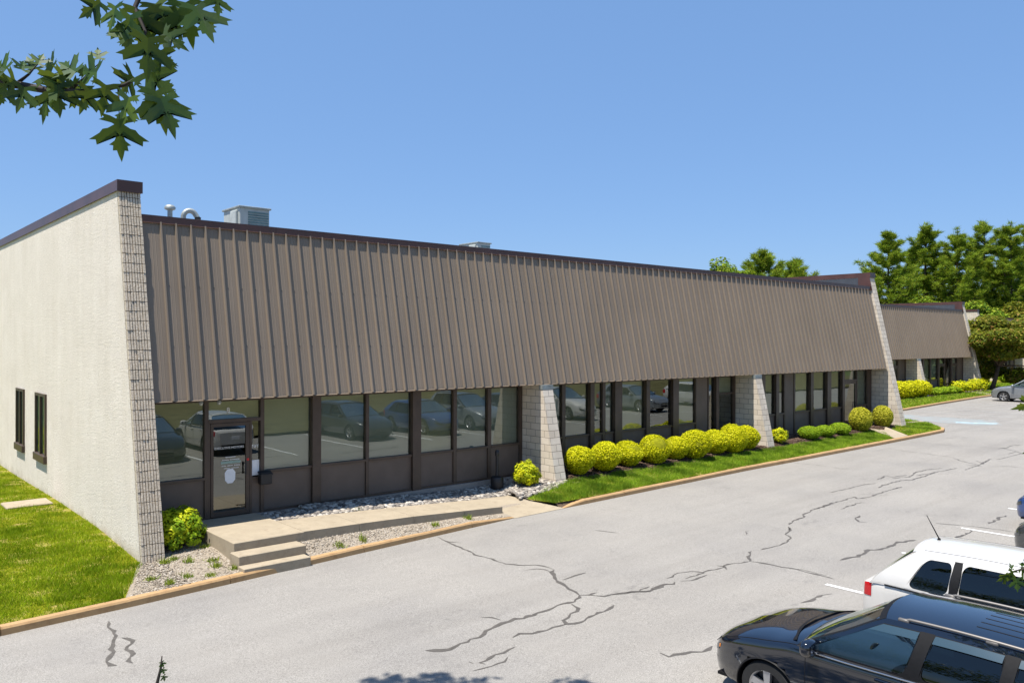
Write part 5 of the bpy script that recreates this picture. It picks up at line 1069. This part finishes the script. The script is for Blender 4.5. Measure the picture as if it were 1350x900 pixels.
    for wa, wb, mt in wins:
      for sg in (1, -1):
        w = MB()
        w.grid(lambda a, c: (lambda t: (lambda p: (sg*(p[0]-.008), p[1], p[2]))(C(wa(t)+(wb(t)-wa(t))*a, t)))(TL-.01+(TH-TL+.02)*c), np.linspace(0, 1, 8), np.linspace(0, 1, 8), 0, sg > 0)
        wo = w.build('side_window', MT[mt], e, True)
        gk = MB()      # gasket ring with rounded inner corners
        def ring(inset, rad, off):
            out = []; t0, t1 = TL+inset, TH-inset; L_ = abs(wa(.5)-wb(.5)); ra, rt = rad/L_, rad/.55
            ia = inset*.5/L_
            for (cx_, ct, a0) in ((1-ia-ra, t0+rt, -90), (1-ia-ra, t1-rt, 0), (ia+ra, t1-rt, 90), (ia+ra, t0+rt, 180)):
                for k in range(7):
                    an = math.radians(a0+15*k); a = cx_+ra*math.cos(an); t = ct+rt*math.sin(an); y = wa(t)+(wb(t)-wa(t))*a; p = C(y, t); out.append((sg*(p[0]+off), p[1], p[2]))
            return out
        o_, i_ = ring(-.012, .005, .004), ring(.028, .05 if mt == 'carglass' else (.10 if name.startswith('white') else .075), .003); n = len(o_)
        gk.add(o_+i_, [((i, (i+1) % n, n+(i+1) % n, n+i) if sg > 0 else (n+i, n+(i+1) % n, (i+1) % n, i)) for i in range(n)])
        gk.build('window_gasket', MT['rubber'] if not name.startswith('white') or mt == 'carglass' else paintm, wo, True)
        if name.startswith('black'):     # smoked rain visor
            v = MB()
            v.grid(lambda a, c: (lambda t: (lambda p: (sg*(p[0]+.012+.018*(1-c)), p[1], p[2]))(C(wa(t)+(wb(t)-wa(t))*(.02+.96*a), t)))(.775+.125*c), np.linspace(0, 1, 14), np.linspace(0, 1, 4), 0, sg > 0)
            v.build('rain_visor', MT['visor'], wo, True)
    for sg in (1, -1):
        ch = MB(); ch.tube([(sg*(C(y, .02)[0]+.006), y, C(y, .02)[2]) for y in np.linspace(.98, -1.95, 24)], .011, 6)
        ch.build('belt_moulding', MT['chrome' if name.startswith('black') else 'rubber'], e, True)
    # windscreen and rear glass
    def scr(front, v, t, off=0.):
        y = yA(t) if front else yR(t); x, _, z = C(y, t); bg_ = (.17 if front else -.12)*(1-.3*t)
        return (v*(x-.004), y+bg_*(1-v*v)+(off if front else -off), z+(.070*t)*(1-v*v)+off*.4)
    for front in (1, 0):
        w = MB(); w.grid(lambda a, c: scr(front, a, c, .0), np.linspace(-1, 1, 22), np.linspace(.0, 1.0, 12), 0, not front)
        wo = w.build('windscreen' if front else 'rear_window', MT['carglass' if front else 'darkglass'], e, True)
        k = MB()
        for t0, t1, v0, v1 in ((0, .06, -1, 1), (.94, 1.0, -1, 1), (.06, .94, -1, -.93), (.06, .94, .93, 1)):
            k.grid(lambda a, c: scr(front, a, c, .004), np.linspace(v0, v1, 22 if v1-v0 > 1 else 4), np.linspace(t0, t1, 4 if t1-t0 < .2 else 10), 0, not front)
        k.build('window_gasket', MT['rubber'] if front else paintm, wo, True)
    # roof
    NR = 34
    def roof(v, a, off=0.):
        yf = yA(1)+.17*.7*(1-v*v); yb = yR(1)-.12*.7*(1-v*v); y = yf+(yb-yf)*a; yy_ = min(max(y, YRT), YAT); x, _, z = C(yy_, 1); return (v*x, y, z+.070*(1-abs(v)**2.2)+off)
    r = MB(); r.grid(lambda v, a: roof(v, a), np.linspace(-1, 1, 26), np.linspace(0, 1, NR), 0, True); r.build('roof', paintm, e, True)
    if suv and not name.startswith('white'):
        rr = MB()
        for v in (-.55, -.33, -.11, .11, .33, .55): rr.grid(lambda a, c: (lambda p: (p[0]+(c-.5)*.022, p[1], p[2]+(.004 if .2 < c < .8 else .0005)))(roof(v, .42+.54*a)), np.linspace(0, 1, 14), (0, .3, .7, 1))
        rr.build('roof_rib', MT['rubber'], e, True)
        for sg in (1, -1):
            q = MB(); ys = np.linspace(-.10, -1.93, 22); q.tube([(sg*(C(y, 1)[0]-.03), y, zt(y)+.032-.03*(i in (0, 21))) for i, y in enumerate(ys)], .019, 8)
            for y in (-.12, -1.0, -1.9): q.bbox(sg*(C(y, 1)[0]-.03)-.02, sg*(C(y, 1)[0]-.03)+.02, y-.06, y+.06, zt(y)-.02, zt(y)+.032, .008)
            q.build('roof_rail', MT['rail'], e, True, 50)
    else:
        ln = MB()
        for sg in (1, -1): ln.grid(lambda a, c: (lambda p: (p[0]+sg*(c-.5)*.014, p[1], p[2]+.003))(roof(sg*.86, .06+.88*a)), np.linspace(0, 1, 24), (0, 1), 0, True)
        ln.build('roof_seam', MT['rubber'], e)
    if name.startswith('white'):
        sp = MB(); sp.grid(lambda v, c: (lambda p: (p[0]*.98, p[1]-.06*c, p[2]-.02*c*c+.006))(roof(v, 1)), np.linspace(-1, 1, 20), np.linspace(0, 1, 4), 0, True); sp.grid(lambda v, c: (lambda p: (p[0]*.98, p[1]-.06*c, p[2]-.02*c*c-.03))(roof(v, 1)), np.linspace(-1, 1, 20), np.linspace(0, 1, 4)); sp.build('spoiler', paintm, e, True)
        an = MB(); p = roof(-.05, .93); an.lathe([(.03, 0), (.02, .03), (.012, .04)], (p[0], p[1], p[2]-.005), 10); an.tube([(p[0], p[1], p[2]+.02), (p[0], p[1]-.19, p[2]+.36)], [.010, .005], 6); an.build('antenna', MT['rubber'], e, True)
    # shut lines
    def bodyline(pts, w=.009):
        mb = MB()
        for sg in (1, -1):
            Q = [Vector((sg*p[0], p[1], p[2])) for p in pts]
            mb.tube(Q, w*.5, 5)
        return mb
    def seam(pts, w): q = MB(); q.tube(pts, w, 5); q.build('shut_line', MT['rubber'], e)
    for ypos, s0, s1 in ((.90, .24, .66), (-.20, .24, .66), (-1.16, .24, .66)):
        for sg in (1, -1): seam([(sg*S(ypos, s)[0], ypos, S(ypos, s)[2]) for s in np.linspace(s0, s1, 14)], .0045)
    for sg in (1, -1): seam([(sg*S(y, .73)[0], y, S(y, .73)[2]+.001) for y in np.linspace(2.25, 1.02, 22)], .005)
    seam([(v*.80, 2.26-.10*v*v+.03, S(2.26-.10*v*v+.03, 1-.28*abs(v))[2]+.001) for v in np.linspace(-1, 1, 15)], .005)
    def pt(y0, y1, s0, s1, off, nm, mat, sym=True, parent=e):
        for sg in ((1, -1) if sym else (1,)):
            mb = MB()
            def fn(a, c):
                y = y0+(y1-y0)*a; s = s0+(s1-s0)*c; p = np.array(S(y, s)); q = np.array(S(y-.01, s)); q2 = np.array(S(y, s+.01)); n_ = np.cross(q-p, q2-p); n_ = n_/max(np.linalg.norm(n_), 1e-9); n_ = n_ if n_[0] > 0 or (abs(n_[0]) < 1e-6 and n_[2] > 0) else -n_
                p = p+n_*off; return (sg*p[0], p[1], p[2])
            mb.grid(fn, np.linspace(0, 1, 10), np.linspace(0, 1, 8), 0, sg > 0); mb.build(nm, mat, parent, True)
    pt(2.385, 2.19, .545, .64, .005, 'headlight', MT['lamp']); (pt(2.20, 2.165, .57, .62, .005, 'turn_signal', MT['amber']) if name.startswith('black') else None)
    if suv: pt(-2.31, -2.17, .53, .66, .006, 'taillight', MT['taillamp'])
    else: pt(-2.30, -2.05, .50, .68, .006, 'taillight', MT['taillamp'])
    gr = MB(); gr.bbox(-.32, .32, 2.385, 2.412, .475, .575, .01)
    for k in range(3): gr.box(-.30, .30, 2.41, 2.42, (.487+k*.028), (.497+k*.028), 1)
    gr.build('grille', [MT['rubber'], MT['chrome']], e)
    pl = MB(); pl.bbox(-.16, .16, -2.415, -2.395, .66, .79, .004); pl.build('number_plate', MT['paper'], e)
    for q in ((-.32, .32, 2.385, 2.41, .36, .45), (-.58, .58, -2.41, -2.385, .34, .48)): bm = MB(); bm.bbox(*q, .01); bm.build('bumper_insert', MT['rubber'], e)
    # wipers, mirrors, handles
    for x0, x1 in ((-.62, .0), (-.02, .62)):
        wp = MB(); c0 = scr(1, x0/.9, .03, .03); c1 = scr(1, x1/.9*.86, .13, .022); wp.tube([c0, tuple((np.array(c0)+np.array(c1))/2+np.array([0, .015, .02])), c1], .011, 6)
        wp.build('wiper', MT['rubber'], e)
    cw = MB(); cw.grid(lambda v, c: (v*.80, yA(0)+.17*(1-v*v)+.05*c-.01, 1.155*(1 if suv else .9)-.02*c+.005-.05*v*v), np.linspace(-1, 1, 16), np.linspace(0, 1, 4), 0, False); cw.build('cowl', MT['rubber'], e, True)
    for sg in (1, -1):
        m_ = MB(); cx_, cy_, cz_ = sg*1.0, .80, zbelt(.8)+.10
        us = np.linspace(0, 2*np.pi, 17); vs2 = np.linspace(.02, np.pi-.02, 10)
        sq = lambda q: math.copysign(abs(q)**.7, q)
        m_.grid(lambda u, v: (cx_+.13*sq(math.cos(u))*abs(math.sin(v))**.7, cy_+.075*sq(math.sin(u))*abs(math.sin(v))**.7+.02*abs(math.cos(u)), cz_+.11*sq(math.cos(v))), us, vs2, 0, True)
        mo = m_.build('wing_mirror', paintm, e, True)
        a = MB(); a.tube([(sg*.86, cy_+.03, zbelt(.8)+.03), (sg*.95, cy_+.02, cz_-.04)], .03, 8); a.build('mirror_arm', MT['rubber'], mo)
        a = MB(); a.add([(cx_-.09, cy_-.066, cz_-.06), (cx_+.09, cy_-.066, cz_-.06), (cx_+.09, cy_-.066, cz_+.06), (cx_-.09, cy_-.066, cz_+.06)], [(0, 1, 2, 3)]); a.build('mirror_glass', MT['chrome'], mo)
        for yh in (-.02, -1.0):
            a = MB(); p = S(yh, .60); a.bbox(min(sg*p[0], sg*(p[0]+.03)), max(sg*p[0], sg*(p[0]+.03)), yh-.1, yh+.1, p[2]-.018, p[2]+.018, .008); a.build('door_handle', paintm, e)
    # interior
    c_ = MB(); c_.box(-.80, .80, -2.1, .95, .45, .56); c_.build('cabin_floor', MT['cabin'], e); c_ = MB(); c_.bbox(-.80, .80, .45, 1.02, .62, zbelt(.8)-.02, .03); c_.build('dashboard', MT['cabin'], e)
    for x in (-.38, .38):
        for y in (-.42, -1.3):
            s_ = MB(); s_.bbox(x-.25, x+.25, y-.1, y+.42, .58, .76, .05); s_.bbox(x-.24, x+.24, y-.24, y-.08, .70, 1.28 if suv else 1.12, .05); s_.bbox(x-.13, x+.13, y-.26, y-.15, 1.30 if suv else 1.13, 1.46 if suv else 1.28, .035); s_.build('seat', MT['seat'], e)
    sw = MB(); ct = np.array([-.38, .26, 1.0 if suv else .90]); ax1 = np.array([1, 0, 0]); ax2 = np.array([0, .42, .9])
    sw.tube([tuple(ct+.18*(ax1*math.cos(a)+ax2*math.sin(a))) for a in np.linspace(0, 2*np.pi, 25)], .014, 7); sw.tube([tuple(ct-ax1*.17), tuple(ct+ax1*.17)], .018, 6); sw.tube([tuple(ct), tuple(ct+np.array([0, .2, -.1]))], .03, 6); sw.build('steering_wheel', MT['rubber'], e, True)
    # dark underbody plate
    u = MB(); u.box(-.78, .78, -2.2, 2.2, .26, .30); u.build('underbody', MT['rubber'], e)
    return e
def place(o, x, ynose, nose_out=True, scale=(1, 1, 1), z=None):
    o.scale = scale; o.rotation_euler = (0, 0, 0 if nose_out else math.pi); L = 2.40*scale[1]
    o.location = (x, ynose-L, zr(x) if z is None else z)
def recolor(o, src, dst):
    for c in o.children:
        recolor(c, src, dst)
        if c.type == 'MESH' and any(m_ == src for m_ in c.data.materials):
            if c.data.users > 1: c.data = c.data.copy()
            for i, m_ in enumerate(c.data.materials):
                if m_ == src: c.data.materials[i] = dst
suvb = make_car('black_car', 'glossy black sport utility car with roof rails parked nose out, nearest the camera', MT['cblack'], 'suv')
place(suvb, 9.74, 6.36, True, (1, 1, .90))
white = make_car('white_car', 'white hatchback sport utility car with roof antenna parked tail out behind the black one', MT['cwhite'], 'suv')
place(white, 12.62, 5.66, False, (.98, .93, .935))
GC = 'cars parked along the lot and mirrored in the windows'
def extra(src, old, new, label, x, yn, out=True, sc=(1, 1, 1), nm='parked_car'):
    c = copy_tree(src); c.name = nm; recolor(c, old, new); c['label'] = label; c['group'] = GC; place(c, x, yn, out, sc); return c
gr = make_car('grey_car', 'dark grey sport utility car, its nose just entering at the right photo edge', MT['cgrey'], 'suv', 'plain'); gr['group'] = GC; place(gr, 19.2, 5.72, True, (1, 1, .93))
sd = make_car('dark_blue_car', 'dark blue low car, its nose at the right photo edge, above the grey one', MT['cblue'], 'hatch', 'plain'); sd['group'] = GC; place(sd, 22.45, 6.66)
extra(gr, MT['cgrey'], MT['csilver'], 'silver sport utility car parked nose out, seen only mirrored in the left bay windows', 25.7, 6.2)
extra(sd, MT['cblue'], MT['cgrey'], 'low dark car parked nose out, seen only as a mirror image in the middle windows', 29.0, 6.3)
extra(gr, MT['cgrey'], MT['cwhite'], 'white sport utility car parked nose out, mirrored in the second bay windows', 32.2, 6.3)
extra(sd, MT['cblue'], MT['csilver'], 'low silver car parked nose out, mirrored in the glass near the third pier', 38.7, 6.3)
extra(sd, MT['cblue'], MT['cwhite'], 'small white hatchback parked nose out, mirrored in the far bay windows', 45.2, 6.4)
sv = copy_tree(gr); sv.name = 'silver_car'; recolor(sv, MT['cgrey'], MT['csilver']); sv['label'] = 'silver grey sport utility car parked nose in before the leaning tree at the right edge'; del sv['group']
place(sv, 65.2, 21.25, True, (1, 1, 1), -.22)
